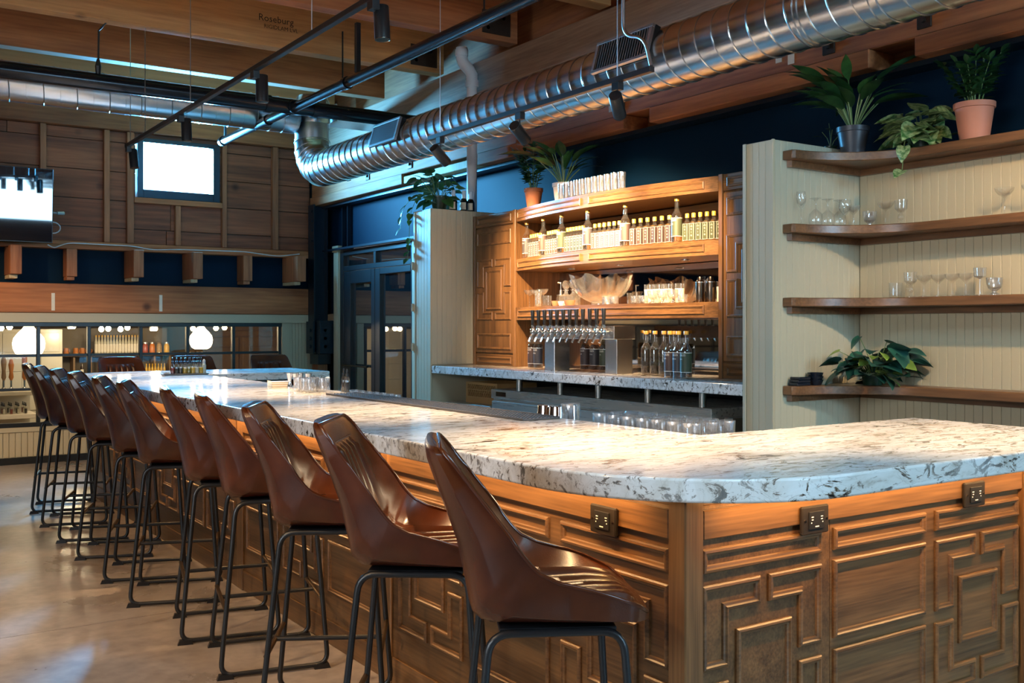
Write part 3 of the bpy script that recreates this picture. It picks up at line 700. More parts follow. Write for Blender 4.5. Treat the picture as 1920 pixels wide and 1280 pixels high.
# ---- stools
def make_stool(label):
    t = thing('bar_stool', label, 'bar stool', group='brown leather bar stools')
    S = [  # inner centre, inner edge, outer centre, half width inner, half width outer
        ((.240, .744), (.230, .747), (.234, .736), .105, .100),
        ((.231, .764), (.217, .766), (.222, .734), .160, .155),
        ((.195, .785), (.185, .791), (.185, .733), .205, .198),
        ((.10, .787), (.100, .828), (.08, .733), .230, .222),
        ((-.02, .780), (-.01, .856), (-.05, .733), .236, .220),
        ((-.09, .780), (-.06, .880), (-.140, .731), .236, .215),
        ((-.125, .792), (-.085, .905), (-.192, .732), .235, .214),
        ((-.150, .830), (-.108, .935), (-.216, .755), .233, .216),
        ((-.172, .880), (-.130, .968), (-.228, .82), .230, .219),
        ((-.200, .95), (-.162, 1.010), (-.249, .92), .224, .219),
        ((-.232, 1.03), (-.203, 1.062), (-.280, 1.01), .216, .214),
        ((-.262, 1.10), (-.242, 1.112), (-.310, 1.09), .208, .208),
        ((-.280, 1.145), (-.268, 1.146), (-.328, 1.142), .202, .203),
        ((-.290, 1.170), (-.284, 1.164), (-.332, 1.170), .192, .194),
        ((-.303, 1.184), (-.300, 1.178), (-.326, 1.184), .174, .176)]
    nv = 60
    def ring(k, sub):
        i = min(int(sub), len(S)-2); f = sub-i
        def lp(a, b_): return tuple(p*(1-f)+q*f for p, q in zip(a, b_)) if isinstance(a, tuple) else a*(1-f)+b_*f
        ic, ie, oc, wi, wo = [lp(S[i][j], S[i+1][j]) for j in range(5)]
        # normal roughly from outer to inner centre
        nx, nz = ic[0]-oc[0], ic[1]-oc[1]; L_ = math.hypot(nx, nz) or 1; nx /= L_; nz /= L_
        pts = []
        for j in range(nv+1):
            v = -1+2*j/nv; a = abs(v)**3.0
            x = ic[0]*(1-a)+ie[0]*a; z = ic[1]*(1-a)+ie[1]*a
            amp = 0.
            if abs(v) < .62: 
                amp = .016*abs(math.sin(PI*(v/.62)*2.5))**.7
                fade = min(1, max(0, (sub-1.9)/.4))*min(1, max(0, (11.1-sub)/.35)); 
                if 4.8 < sub < 7: fade *= .3
                amp = -amp*fade*-1
            pts.append((x+nx*amp, v*wi, z+nz*amp))
        for j in range(1, 16):
            th = PI*j/16; v = math.cos(th)
            v = math.copysign(abs(v)**.55, v); a = abs(v)**3.5
            ex, ez = ie[0]*.55+oc[0]*.45, ie[1]*.55+oc[1]*.45
            if sub < 6: ez = min(ez, oc[1]+.3*(ie[1]-oc[1])); ex = ie[0]*.6+oc[0]*.4
            pts.append((oc[0]*(1-a)+ex*a, v*wo, oc[1]*(1-a)+ez*a))
        return pts
    def shell(s0, s1, n):
        R_ = [ring(0, s0+(s1-s0)*i/n) for i in range(n+1)]
        b_ = B(); m_ = len(R_[0])
        b_.grid([[r[j] for r in R_] for j in range(m_)], close_u=True)
        return b_, m_, n
    b_, m_, n = shell(0, 6.5, 26); b_.f.append(tuple(j*(n+1) for j in range(m_))); b_.mi.append(0)
    b_.obj('seat', 'leather', t, smooth=50)
    b_, m_, n = shell(6.5, 14, 34); b_.f.append(tuple(j*(n+1)+n for j in range(m_))); b_.mi.append(0)
    b_.obj('backrest', 'leather', t, smooth=50)
    def edge(sgn, s0, s1, n=30):
        out = []
        for i in range(n+1):
            q = ring(0, s0+(s1-s0)*i/n); p = q[0 if sgn < 0 else nv]; out.append((p[0], p[1]*1.012, p[2]+.002))
        return out
    b_ = B(); path = edge(-1, .6, 13.6) + edge(1, .6, 13.6)[::-1]; b_.tube(path, .0055, 6); b_.obj('piping', 'leather', t, smooth=60)
    # stitch line below the head band
    q = ring(0, 11.25); b_ = B().tube([(p[0]+.002, p[1], p[2]) for p in q[11:nv-10]], .0028, 5); b_.obj('head_seam', 'leather', t, smooth=60)
    for s_ in (-1, 1):
        y0, y1 = s_*.170, s_*.235
        P = fillet_closed([(-.175, y0, .722), (.155, y0, .722), (.205, y1, .016), (-.245, y1, .016)], .055, 6)
        B().tube(P, .0105, 8, closed=True).obj('side_frame', 'black_metal', t, smooth=60)
        for x in (-.225, .180): B().prism([(x-.035, 0), (x+.035, 0), (x+.026, .022), (x-.026, .022)], 'y', y1-.014, y1+.014).obj('foot', 'black_plastic', t)
    for x in (-.222, .187):
        yy = .235-.065*(.28-.016)/.706
        B().tube([(x, -yy, .285), (x, yy, .285)], .0095, 8).obj('foot_bar', 'worn_bar', t, smooth=60)
    B().tube([(-.222, 0, .285), (.187, 0, .285)], .0095, 8).obj('stretcher', 'black_metal', t, smooth=60)
    B().cbox(-.15, .14, -.165, .165, .722, .7325, .002).obj('mount_plate', 'black_metal', t)
    return t
st = [((1.315, 2.055), 29, 'nearest to the camera, its ribbed seat showing before the bar corner'), ((1.314, 2.79), 36, 'second from the near bar corner, turned to show its fluted back'),
      ((1.366, 3.514), 30, 'third from the near bar corner, turned to show its fluted back'), ((1.438, 4.21), 13, 'fourth from the near bar corner, turned side-on'),
      ((1.436, 4.778), 13, 'fifth from the near bar corner, turned side-on'), ((1.398, 5.558), 20, 'sixth from the near bar corner, middle of the long row'),
      ((1.40, 6.16), 20, 'fifth from the far end of the long row'), ((1.40, 6.87), 21, 'fourth from the far end of the long row'),
      ((1.40, 7.49), 21, 'third from the far end of the long row'), ((1.39, 8.15), 18, 'second from the far end of the long row'), ((1.42, 8.80), 14, 'last and farthest in the long row')]
s0 = None
def place_stool(x, y, rz, lab):
    global s0
    if s0 is None:
        s0 = make_stool(lab); s0.location = (x, y, 0); s0.rotation_euler = (0, 0, rz); return s0
    return dup(s0, (x, y, 0), rz, lab)
for (cx, cy), ph, lab in st:
    a = -math.radians(ph); ox, oy = .185*math.cos(a)-.205*math.sin(a), .185*math.sin(a)+.205*math.cos(a)
    mx_ = max(px_*math.cos(a)-py_*math.sin(a) for px_, py_ in ((.215, .25), (.19, .205), (.217, .16)))
    sx = min(cx+ox, 1.925-mx_)
    place_stool(sx, cy+oy, a, 'brown leather bar stool ' + lab)
for x, y, a, lab in ((2.44, 10.28, -88, 'brown leather bar stool behind the far bar end, leftmost of three'), (3.15, 10.32, -92, 'brown leather bar stool behind the far bar end, behind the dropper bottles'), (3.98, 10.30, -90, 'brown leather bar stool behind the far bar end, nearest the glazed door')):
    place_stool(x, y, math.radians(a), lab)

# ================================================================== BACK BAR
bc = B().prism([(4.35, 4.078), (5.25, 4.078), (5.25, 7.681), (4.35, 7.681)], 'z', 1.078, 1.143).obj('granite_worktop', 'granite')
mo = bc.modifiers.new('edge', 'BEVEL'); mo.width = .006; mo.segments = 2
tag(bc, 'long granite worktop of the back bar between two cream piers', 'worktop')
B().box(5.26, 5.297, 4.08, 7.68, 0, 1.07).obj('black_backing', 'black_plastic', wr)
for i, y in enumerate((6.506, 5.974, 5.533, 5.017, 4.518)):
    tag(B().lathe([(.024, 0), (.024, .094), (.032, .094), (.032, .0985)], 12).obj('support_post', 'stainless_z', None, (4.47, y, .9795), smooth=40), 'short steel post between fridge and worktop, %s from the left' % ORD[i], 'post', 'posts on the fridge')
def bowx(y, yc=5.85, hw=1.16, sag=.15): return 4.78-sag*(1-((y-yc)/hw)**2)
def cabinet(y0, y1, lab):
    t = thing('oak_cabinet', lab, 'cabinet')
    B().box(4.80, 5.28, y0+.002, y1-.002, 1.1435, 2.455).obj('carcass', 'oak_z', t)
    B().cbox(4.775, 4.80, y0+.002, y0+.035, 1.1435, 2.458, .002).obj('stile', 'oak_z', t); B().cbox(4.775, 4.80, y1-.035, y1-.002, 1.1435, 2.458, .002).obj('stile', 'oak_z', t)
    d = B().cbox(4.782, 4.80, y0+.040, y1-.040, 1.255, 2.335, .003).obj('door', 'oak_z', t)
    pl = lambda u, z, h: (4.782-h, u, z)
    a, b_ = y0+.072, y1-.072
    for z0, z1 in ((2.185, 2.305), (1.285, 1.42)):
        q = B(); moulding_b(q, rect(a, b_, z0, z1), pl, 0, .010, .020); q.obj('moulding', 'oak_z', d)
    W_ = b_-a; H_ = 2.064-1.538; aa = W_*.46; l = W_*.2; e = H_*.13; g = H_*.46
    for fx in (0, 1):
        for fz in (0, 1):
            P = [(0, 0), (aa, 0), (aa, e), (l, e), (l, g), (0, g)]
            P = [((a+p if not fx else b_-p), (1.538+q_ if not fz else 2.064-q_)) for p, q_ in P]
            q = B(); moulding_b(q, P, pl, 0, .010, .018); q.obj('moulding', 'oak_z', d)
    q = B(); moulding_b(q, rect(a+W_*.2+.035, b_-W_*.2-.035, 1.625, 1.968), pl, 0, .010, .020); q.obj('moulding', 'oak_z', d)
    for z0, z1, nm in ((2.348, 2.455, 'top_panel'), (1.1435, 1.243, 'drawer')):
        p = B().cbox(4.784, 4.80, y0+.036, y1-.036, z0, z1, .003).obj(nm, 'oak_y', t)
        q = B(); moulding_b(q, rect(a, b_, z0+.022, z1-.022), lambda u, z, h: (4.784-h, u, z), 0, .010, .018); q.obj('moulding', 'oak_y', p)
    return t
cabinet(7.012, 7.683, 'tall oak cabinet with fretwork door at the left of the back bar')
cabinet(4.076, 4.688, 'tall oak cabinet with fretwork door at the right of the back bar')
su = thing('back_bar_shelving', 'bow-fronted oak back-bar shelving with three shelves between two cabinets', 'shelving')
Y0, Y1 = 4.690, 7.010
B().box(5.20, 5.28, Y0, Y1, 1.945, 2.352).obj('back_board', 'oak_y', su)
B().box(5.235, 5.28, Y0, Y1, 1.144, 1.940).obj('mirror', 'mirror_dark', su)
B().cbox(5.15, 5.235, Y0+.001, Y1-.001, 2.25, 2.345, .003).obj('light_cove', 'oak_y', su)
for zt, zb in ((2.450, 2.352), (2.040, 1.942), (1.638, 1.535)):
    P = [(bowx(Y0+(Y1-Y0)*i/24), Y0+.001+(Y1-Y0-.002)*i/24) for i in range(25)] + [(5.19, Y1-.001), (5.19, Y0+.001)]
    sh = B().prism(P, 'z', zb, zt).obj('shelf', 'oak_y', su)
    for a, b_ in ((Y0+.10, 5.845), (5.945, Y1-.05)):
        n_ = 12; P = [(a+(b_-a)*i/n_, zb+.022) for i in range(n_+1)] + [(b_-(b_-a)*i/n_, zt-.022) for i in range(n_+1)]
        q = B(); moulding_b(q, P, lambda u, z, h: (bowx(u)-h, u, z), 0, .009, .016); q.obj('moulding', 'oak_y', sh)
for i, y in enumerate((6.45, 5.85, 5.15)):
    t = thing('puck_light', 'small round puck light under the middle back-bar shelf, %s from the left' % ORD[i], 'puck light', (4.93, y, 1.9415))
    B().lathe([(.032, 0), (.032, -.008), (.024, -.010)], 16).obj('rim', 'stainless_z', t); B().lathe([(0, -.009), (.024, -.009)], 16).obj('lens', 'lamp_lens', t)
    l = bpy.data.lights.new('puck_beam', 'SPOT'); l.energy = 42; l.color = (1, .66, .32); l.spot_size = 2.4; l.spot_blend = .6; l.shadow_soft_size = .02
    o = bpy.data.objects.new('puck_beam', l); COL.objects.link(o); o.parent = t; o.location = (0, 0, -.014)
# ---- fridge
fg = thing('back_bar_fridge', 'low stainless steel back-bar fridge with three doors', 'fridge', (0, 0, 0))
B().box(4.47, 5.15, 4.42, 6.875, .0, .905).obj('cabinet_body', 'stainless', fg)
B().cbox(4.445, 5.15, 4.42, 6.875, .907, .978, .004).obj('top_lip', 'stainless', fg)
B().box(4.443, 4.445, 6.66, 6.80, .925, .960).obj('badge', 'gunmetal', fg)
for y0, y1 in ((6.06, 6.865), (5.40, 6.05), (4.75, 5.39)):
    d = B().cbox(4.445, 4.469, y0, y1, .08, .885, .004).obj('door', 'stainless', fg)
    B().cbox(4.425, 4.445, y0+.02, y0+.10, .70, .78, .004).obj('handle', 'black_plastic', d)
B().box(4.455, 4.47, 4.43, 4.735, .08, .885).obj('vent_panel', 'stainless', fg)
for k in range(12): B().box(4.447, 4.455, 4.46, 4.70, .50+k*.03, .512+k*.03).obj('vent_slot', 'black_plastic', fg)
tag(B().cbox(4.50, 5.1, 4.30, 4.37, .0, .93, .004).obj('steel_upright', 'stainless_z'), 'narrow steel upright at the right side of the fridge', 'upright')
dw = thing('glass_washer', 'black glass washer under the left end of the back-bar worktop', 'glass washer')
B().cbox(4.50, 5.15, 6.95, 7.62, 0, .80, .004).obj('housing', 'black_plastic', dw)
B().cbox(4.47, 5.15, 6.93, 7.64, .802, .832, .004).obj('top', 'stainless', dw)
B().cbox(4.485, 4.50, 7.0, 7.6, .70, .79, .003).obj('control_panel', 'gunmetal', dw)
B().box(4.483, 4.485, 7.25, 7.32, .73, .76).obj('display', 'neon_card', dw)
# crate
cr = thing('plastic_crate', 'tan lattice plastic crate under the back-bar worktop', 'crate', (4.58, 6.99, .8325))
q = B(); w_, h_ = .49, .17
q.box(0, .012, 0, w_, 0, .055).box(0, .012, 0, w_, .155, .175).box(0, .012, 0, .025, .055, .155).box(0, .012, w_-.025, w_, .055, .155).box(0, .012, .025, w_-.025, .108, .116)
for rz0, rz1 in ((.055, .108), (.116, .155)):
    for k in range(13):
        y = .025+k*.034
        for d_ in (0, .034):
            a, b_ = (y+d_, rz0), (y+.034-d_, rz1); q.prism([(a[0]-.003, a[1]), (a[0]+.003, a[1]), (b_[0]+.003, b_[1]), (b_[0]-.003, b_[1])], 'x', 0, .008)
q.obj('front_lattice', 'crate_tan', cr)
B().box(.012, .40, 0, .012, 0, .175).box(.012, .40, w_-.012, w_, 0, .175).box(.39, .40, .012, w_-.012, 0, .175).obj('walls', 'crate_tan', cr)
B().box(.012, .39, .012, w_-.012, 0, .01).obj('bottom', 'crate_tan', cr)
# ---- beer tower
tw = thing('beer_tower', 'brushed steel two-legged beer tower with twelve taps', 'beer tower', (0, 0, 0))
for y0, y1 in ((6.165, 6.290), (5.437, 5.565)): B().cbox(4.555, 4.70, y0, y1, 1.1435, 1.388, .003).obj('leg', 'stainless_z', tw)
B().cbox(4.53, 4.725, 5.437, 6.375, 1.389, 1.484, .003).obj('header', 'stainless_z', tw)
fb = B().tube([(.0, 0, 0), (-.055, 0, 0)], .011, 8).lathe([(0, -.022), (.018, -.022), (.020, 0), (.018, .022), (.010, .030), (.010, .042), (.014, .044), (.014, .050), (0, .05)], 10, (-.055, 0, 0))
fb.tube([(-.055, 0, -.01), (-.075, 0, -.035), (-.095, 0, -.075)], [.012, .011, .009], 8).lathe([(.022, 0), (.022, .006)], 10, (0, 0, 0))
fm = fb.mesh('faucet', 'chrome', 40)
hm_ = B().lathe([(.008, .05), (.010, .06), (.013, .10), (.016, .155), (.015, .163), (0, .164)], 10, (-.055, 0, 0)).mesh('tap_handle', 'black_plastic', 40)
for i in range(12):
    f_ = link('faucet', fm, tw, (4.53, 6.335-i*.0776, 1.44)); link('tap_handle', hm_, f_)
# ---- bottles
def bent_text(body, size, r, z, deg, m_, par, rows=1):
    tv, tf = text_mesh(body, size); v = []
    for x, y, _ in tv:
        a = PI + math.radians(deg) + x/r; v.append((r*math.cos(a), r*math.sin(a), z+y))
    return B().add(v, tf).obj('lettering', m_, par)
def make_big(kind, lab_m, word, label, cap='cap_amber', liquid='spirit', labelled=True):
    t = thing('spirit_bottle', label, 'bottle')
    B().lathe([(.036, 0), (.0385, .004), (.0385, .175), (.036, .188), (.026, .205), (.0165, .222), (.0145, .235), (.0135, .285), (.0155, .287), (.0155, .292)], 18).obj('glass_body', 'bottle_glass', t, smooth=40)
    lv = .20 if labelled else .18
    B().lathe([(.033, .012), (.0365, .016), (.0365, .170), (.034, .183), (.028, lv)], 16).obj('liquid', liquid, t, smooth=40)
    B().lathe([(.0165, .282), (.0165, .303), (.015, .305), (0, .305)], 12).obj('cap', cap, t, smooth=40)
    if labelled:
        l = B().lathe([(.0391, .045), (.0391, .165)], 20, a0=PI*.50, a1=PI*1.62).obj('paper_label', lab_m, t)
        for z in (.043, .165): B().lathe([(.0393, z), (.0393, z+.003)], 20, a0=PI*.50, a1=PI*1.62).obj('label_border', 'print_white', l)
        bent_text('R. GILES', .0175, .0395, .146, -6, 'print_white', l); bent_text(word, .0135, .0395, .122, -12, 'print_white', l); bent_text('750 ML', .008, .0395, .055, -10, 'print_grey', l)
    return t
def make_mini(kind, lab_m, label):
    t = thing('small_bottle', label, 'bottle', group='small square bottles on the back-bar shelf')
    w = .0215
    B().cbox(-w, w, -w, w, 0, .135, .004).lathe([(.018, .135), (.016, .142), (.011, .152), (.0105, .178)], 12).obj('glass_body', 'bottle_glass', t, smooth=30)
    B().cbox(-w+.002, w-.002, -w+.002, w-.002, .004, .130, .003).obj('liquid', 'spirit', t)
    B().lathe([(.0135, .165), (.0135, .192), (.012, .194), (0, .194)], 10).obj('cap', 'cap_gold', t, smooth=40)
    l = B().box(-w-.0008, -w-.0003, -w+.001, w-.001, .012, .125).box(-w+.001, w-.001, -w-.0008, -w-.0003, .012, .125).obj('paper_label', lab_m, t)
    q = B()
    for z in (.0125, .1233): q.box(-w-.0011, -w-.0008, -w+.001, w-.001, z, z+.0012).box(-w+.001, w-.001, -w-.0011, -w-.0008, z, z+.0012)
    for s_ in (-1, 1): q.box(-w-.0011, -w-.0008, s_*(w-.002)-.0006, s_*(w-.002)+.0006, .0125, .1245).box(s_*(w-.002)-.0006, s_*(w-.002)+.0006, -w-.0011, -w-.0008, .0125, .1245)
    n_ = len(kind); stp = min(.021, .075/n_)
    for i, ch in enumerate(kind):
        tv, tf = text_mesh(ch, .0165 if n_ < 4 else .0125); q.add([(-w-.0012, -x, .080-i*stp-.0*y+y) for x, y, z in tv], tf)
    tv, tf = text_mesh('R.\nGILES', .0085); q.add([(-w-.0012, -x, .109+y) for x, y, z in tv], tf)
    q.obj('label_print', 'print_white', l)
    return t
CACHE = {}
def put(key, maker, loc, label, rz=0., group=None):
    if key not in CACHE:
        o = maker(label); o.location = loc; o.rotation_euler = (0, 0, rz); CACHE[key] = o
        if group: o['group'] = group
        return o
    return dup(CACHE[key], loc, rz, label, group)
KL = {'RUM': 'label_rum', 'VODKA': 'label_vodka', 'GIN': 'label_gin'}
def big(word, loc, label, cap='cap_amber', dark=False, labelled=True, rz=0.):
    return put((word, cap, dark, labelled), lambda l_: make_big(word, KL.get(word, 'label_rum'), word, l_, cap, 'spirit_dark' if dark else 'spirit', labelled), loc, label, rz)
SZ = 2.0405
bigs = [(6.905, 'VODKA'), (6.585, 'RUM'), (6.29, 'GIN'), (5.94, 'VODKA'), (5.525, 'RUM'), (5.06, 'GIN')]
for i, (y, wd) in enumerate(bigs):
    big(wd, (bowx(y)+.065, y, SZ), 'tall clear %s bottle with dark label, %s from the left on the upper back-bar shelf' % (wd.lower(), ORD[i]))
runs = [(6.905, 6.585, 5, 'VODKA'), (6.585, 6.29, 5, 'RUM'), (6.29, 5.94, 6, 'GIN'), (5.94, 5.525, 6, 'VODKA'), (5.525, 5.06, 6, 'RUM'), (5.06, 4.70, 6, 'GIN')]
nm_ = 0
for ri, (a, b_, n_, kd) in enumerate(runs):
    a2 = a-.075; b2 = b_+.070 if ri < 5 else b_+.03
    for i in range(n_):
        y = a2+(b2-a2)*i/(n_-1)
        put(('mini', kd), lambda l_, kd=kd: make_mini(kd, KL[kd], l_), (bowx(y)+.075, y, SZ), 'small gold-capped %s bottle, %s right of the %s tall back-bar shelf bottle' % (kd.lower(), ORD[i], ORD[ri]), group='small square bottles on the back-bar shelf')
CZ = 1.1435
for y, x, wd, lab in ((6.60, 4.66, 'RUM', 'gold-capped rum bottle at the far left of the back counter'), (6.515, 4.655, 'VODKA', 'gold-capped vodka bottle at the left of the beer tower'),
                      (6.10, 4.80, 'RUM', 'rum bottle under the tap rail, left of three between the tower legs'), (5.985, 4.80, 'VODKA', 'vodka bottle under the tap rail, middle of three between the tower legs'), (5.87, 4.80, 'GIN', 'gin bottle under the tap rail, right of three between the tower legs'),
                      (4.895, 4.55, 'RUM', 'gold-capped rum bottle at the right of the back counter'), (4.81, 4.545, 'VODKA', 'gold-capped vodka bottle at the right of the back counter'), (4.73, 4.535, 'GIN', 'gold-capped gin bottle at the far right of the back counter')):
    big(wd, (x, y, CZ), lab, 'cap_gold', True)
for i, y in enumerate((5.25, 5.16, 5.072, 4.975)):
    big('PLAIN', (4.66, y, CZ), 'unlabelled bottle of dark spirit, %s from the beer tower on the back counter' % ORD[i], 'cap_amber', True, False)

# ================================================================== GLASS SHELVES AT THE RIGHT
SH = [(4.424, 3.849), (4.424, 3.785), (4.440, 3.770)] + [(4.424+.506*math.sin(math.radians(a)), 3.30+.47*math.cos(math.radians(a))) for a in range(8, 91, 6)] + [(4.93, .82), (5.099, .82), (5.099, 3.849)]
CL = [(4.46, 3.849), (4.47, 3.822), (5.072, 3.822), (5.072, .83), (5.099, .83), (5.099, 3.849)]
for zt, lab in ((2.454, 'curved walnut wall shelf holding three pot plants, topmost of four'), (2.045, 'curved walnut wall shelf with wine glasses, second from the top'), (1.637, 'curved walnut wall shelf with a row of stemmed glasses, third from the top'), (1.146, 'curved walnut wall shelf with trailing plant and black dishes, lowest of four')):
    t = thing('corner_shelf', lab, 'shelf', (0, 0, zt))
    o = B().prism(SH, 'z', -.050, 0).obj('board', 'walnut_y', t, smooth=35)
    mo = o.modifiers.new('edge', 'BEVEL'); mo.width = .005; mo.segments = 2; mo.limit_method = 'ANGLE'; mo.angle_limit = math.radians(45)
    B().prism(CL, 'z', -.088, -.0505).obj('cleat', 'walnut_y', t)
# ---- glassware
def lath(prof, n=18, name='bowl', m_='clear_glass', **k):
    def f(label, cat='glass', nm='stem_glass'):
        o = B().lathe(prof, n, **k).obj(nm, m_, smooth=50); return tag(o, label, cat)
    return f
def gl(nm, prof, m_='clear_glass', n=18, cat='glass', **k):
    return lambda label: tag(B().lathe(prof, n, **k).obj(nm, m_, smooth=50), label, cat)
G = {
 'coupe': gl('coupe_glass', [(.030, 0), (.031, .002), (.006, .006), (.0035, .02), (.0035, .085), (.008, .092), (.03, .105), (.044, .125), (.047, .14), (.046, .14), (.043, .126), (.029, .108), (.001, .097)]),
 'flute': gl('flute_glass', [(.030, 0), (.031, .002), (.006, .006), (.0035, .02), (.0035, .09), (.012, .10), (.026, .125), (.028, .15), (.024, .185), (.023, .185), (.027, .15), (.024, .126), (.001, .102)]),
 'wine': gl('wine_glass', [(.034, 0), (.035, .002), (.006, .006), (.004, .02), (.004, .075), (.012, .083), (.032, .105), (.038, .13), (.033, .165), (.032, .165), (.037, .13), (.031, .106), (.001, .086)]),
 'down': gl('upturned_goblet', [(.036, 0), (.040, .03), (.036, .06), (.014, .082), (.005, .09), (.0045, .13), (.012, .142), (.033, .147), (.034, .149), (0, .150)]),
 'tumbler': gl('tumbler', [(.030, 0), (.034, .004), (.037, .085), (.0355, .085), (.032, .012), (0, .010)]),
 'knob': gl('knobbed_goblet', [(.032, 0), (.032, .004), (.008, .01), (.006, .025), (.016, .033), (.019, .045), (.016, .057), (.006, .064), (.02, .075), (.034, .09), (.036, .14), (.0345, .14), (.032, .092), (.001, .07)]),
 'cocktail': gl('cocktail_glass', [(.029, 0), (.029, .003), (.007, .008), (.0055, .02), (.005, .068), (.009, .074), (.034, .098), (.040, .120), (.0385, .12), (.032, .099), (.001, .08)]),
 'steelcup': gl('slim_goblet', [(.026, 0), (.026, .003), (.004, .008), (.003, .03), (.003, .085), (.014, .093), (.030, .10), (.033, .145), (.0315, .145), (.028, .102), (.001, .096)], 'crystal'),
 'cutbowl': gl('cut_glass_goblet', [(.024, 0), (.024, .006), (.010, .014), (.010, .02), (.03, .035), (.038, .06), (.040, .09), (.038, .09), (.035, .06), (.028, .038), (.001, .03)], 'crystal', 24, flute=.03, nf=12),
 'highball': gl('highball_glass', [(.024, 0), (.026, .003), (.030, .13), (.0285, .13), (.024, .02), (0, .018)], 'crystal', 14),
 'rocks': gl('cut_rocks_glass', [(.032, 0), (.037, .006), (.040, .088), (.038, .088), (.034, .016), (0, .014)], 'crystal', 24, flute=.035, nf=12),
 'smallcut': gl('cut_crystal_glass', [(.026, 0), (.030, .004), (.035, .055), (.033, .055), (.027, .010), (0, .009)], 'crystal', 24, flute=.04, nf=12),
}
def glassware(kind, loc, label, group=None, rz=0.): return put(('g', kind), G[kind], loc, label, rz, group)
z = 2.0455
for kd, x, y, lab in (('flute', 4.52, 3.80, 'slender flute glass at the left end of the second walnut shelf'), ('down', 4.60, 3.765, 'upturned goblet nearest the flute glass on the second walnut shelf'), ('down', 4.69, 3.755, 'upturned goblet in the middle of a row of three on the second walnut shelf'), ('down', 4.78, 3.745, 'upturned goblet at the right of a row of three on the second walnut shelf'),
                      ('cocktail', 4.865, 3.715, 'broad clear cocktail glass right of the upturned goblets'), ('wine', 4.90, 3.80, 'wine glass standing at the back of the second walnut shelf corner'), ('cutbowl', 4.965, 3.68, 'cut-glass goblet in the corner of the second walnut shelf'), ('coupe', 5.0, 3.60, 'coupe glass right of the corner on the second walnut shelf'), ('knob', 5.0, 3.50, 'knobbed-stem goblet standing alone right of the corner on the second walnut shelf'), ('coupe', 5.005, 2.90, 'coupe glass near the picture edge on the second walnut shelf'), ('coupe', 5.01, 2.76, 'coupe glass at the very edge of the picture on the second walnut shelf')):
    glassware(kd, (x, y, z), lab)
z = 1.6375
for kd, x, y, lab in (('tumbler', 5.0, 3.535, 'plain tumbler at the left end of the row on the third walnut shelf'), ('knob', 5.0, 3.44, 'knobbed-stem goblet beside the tumbler on the third walnut shelf'), ('cocktail', 5.0, 3.355, 'small cocktail glass, first of four alike on the third walnut shelf'), ('cocktail', 5.0, 3.27, 'small cocktail glass, second of four alike on the third walnut shelf'), ('cocktail', 5.0, 3.188, 'small cocktail glass, third of four alike on the third walnut shelf'), ('cocktail', 5.0, 3.11, 'small cocktail glass, fourth of four alike on the third walnut shelf'), ('steelcup', 5.0, 3.03, 'tall slim goblet near the right end of the row on the third walnut shelf'), ('cutbowl', 5.0, 2.95, 'cut-glass footed goblet at the right end of the row on the third walnut shelf')):
    glassware(kd, (x, y, z), lab)
for i in range(11):
    y = 6.30-i*.0735
    glassware('highball', (bowx(y)+.07, y, 2.4505), 'tall highball glass, %s from the left in the row on top of the back bar' % ORD[i], 'highball glasses on top of the back bar')
# third back-bar shelf
z = 1.6385
def decanter(label):
    t = thing('decanter', label, 'decanter')
    B().cbox(-.042, .042, -.042, .042, 0, .085, .008).lathe([(.03, .085), (.016, .10), (.015, .118), (.024, .122), (.024, .128)], 14).obj('body', 'crystal', t, smooth=35)
    B().lathe([(0, .128), (.012, .13), (.024, .142), (.031, .16), (.031, .172), (.024, .19), (.012, .2), (0, .202)], 10).obj('stopper', 'crystal', t, smooth=20)
    return t
def frosted(label):
    t = thing('frosted_tumbler', label, 'glass')
    B().lathe([(.030, 0), (.031, .004), (.033, .10)], 20).obj('frosted_wall', 'frost', t, smooth=50); B().lathe([(.0331, .1005), (.0345, .135), (.0335, .135), (.0325, .1)], 20).obj('clear_rim', 'clear_glass', t, smooth=50)
    for a, z0, s_ in ((PI*.9, .06, 1), (PI*1.15, .03, -1), (PI*1.3, .07, 1), (PI*.7, .03, 1)):
        q = B()
        for k in range(-2, 3):
            r = .0335; zz = z0+k*.006*s_; aa = a+k*.05
            q.add([(r*math.cos(aa), r*math.sin(aa), zz), (r*math.cos(aa+.12), r*math.sin(aa+.12), zz+.006), (r*math.cos(aa+.06), r*math.sin(aa+.06), zz+.012)], [(0, 1, 2)])
        q.obj('leaf_motif', 'leaf_print', t)
    return t
def punch(label):
    t = thing('ruffled_glass_bowl', label, 'bowl'); P = []
    for i in range(12):
        f = i/11; r = .07+.16*f**.8; zz = .02+.10*f+.09*f**4; row = []
        for k in range(97):
            a = 2*PI*k/96; ruf = f*f; row.append(((r+.016*ruf*math.cos(14*a))*math.cos(a), (r+.016*ruf*math.cos(14*a))*math.sin(a), zz+.022*ruf*math.cos(7*a)))
        P.append(row)
    B().grid(P).obj('bowl', 'crystal', t, smooth=60); B().lathe([(.075, 0), (.075, .012), (.06, .022), (.07, .03)], 20).obj('foot', 'crystal', t, smooth=40)
    return t
def shaker(label):
    t = thing('dark_shaker', label, 'shaker')
    B().lathe([(.030, 0), (.031, .003), (.032, .13), (.030, .138), (.019, .147), (.018, .165), (.017, .168), (0, .169)], 18).obj('body', 'gunmetal', t, smooth=40); B().lathe([(.0325, .130), (.0325, .137)], 18).obj('collar', 'stainless_z', t, smooth=40)
    return t
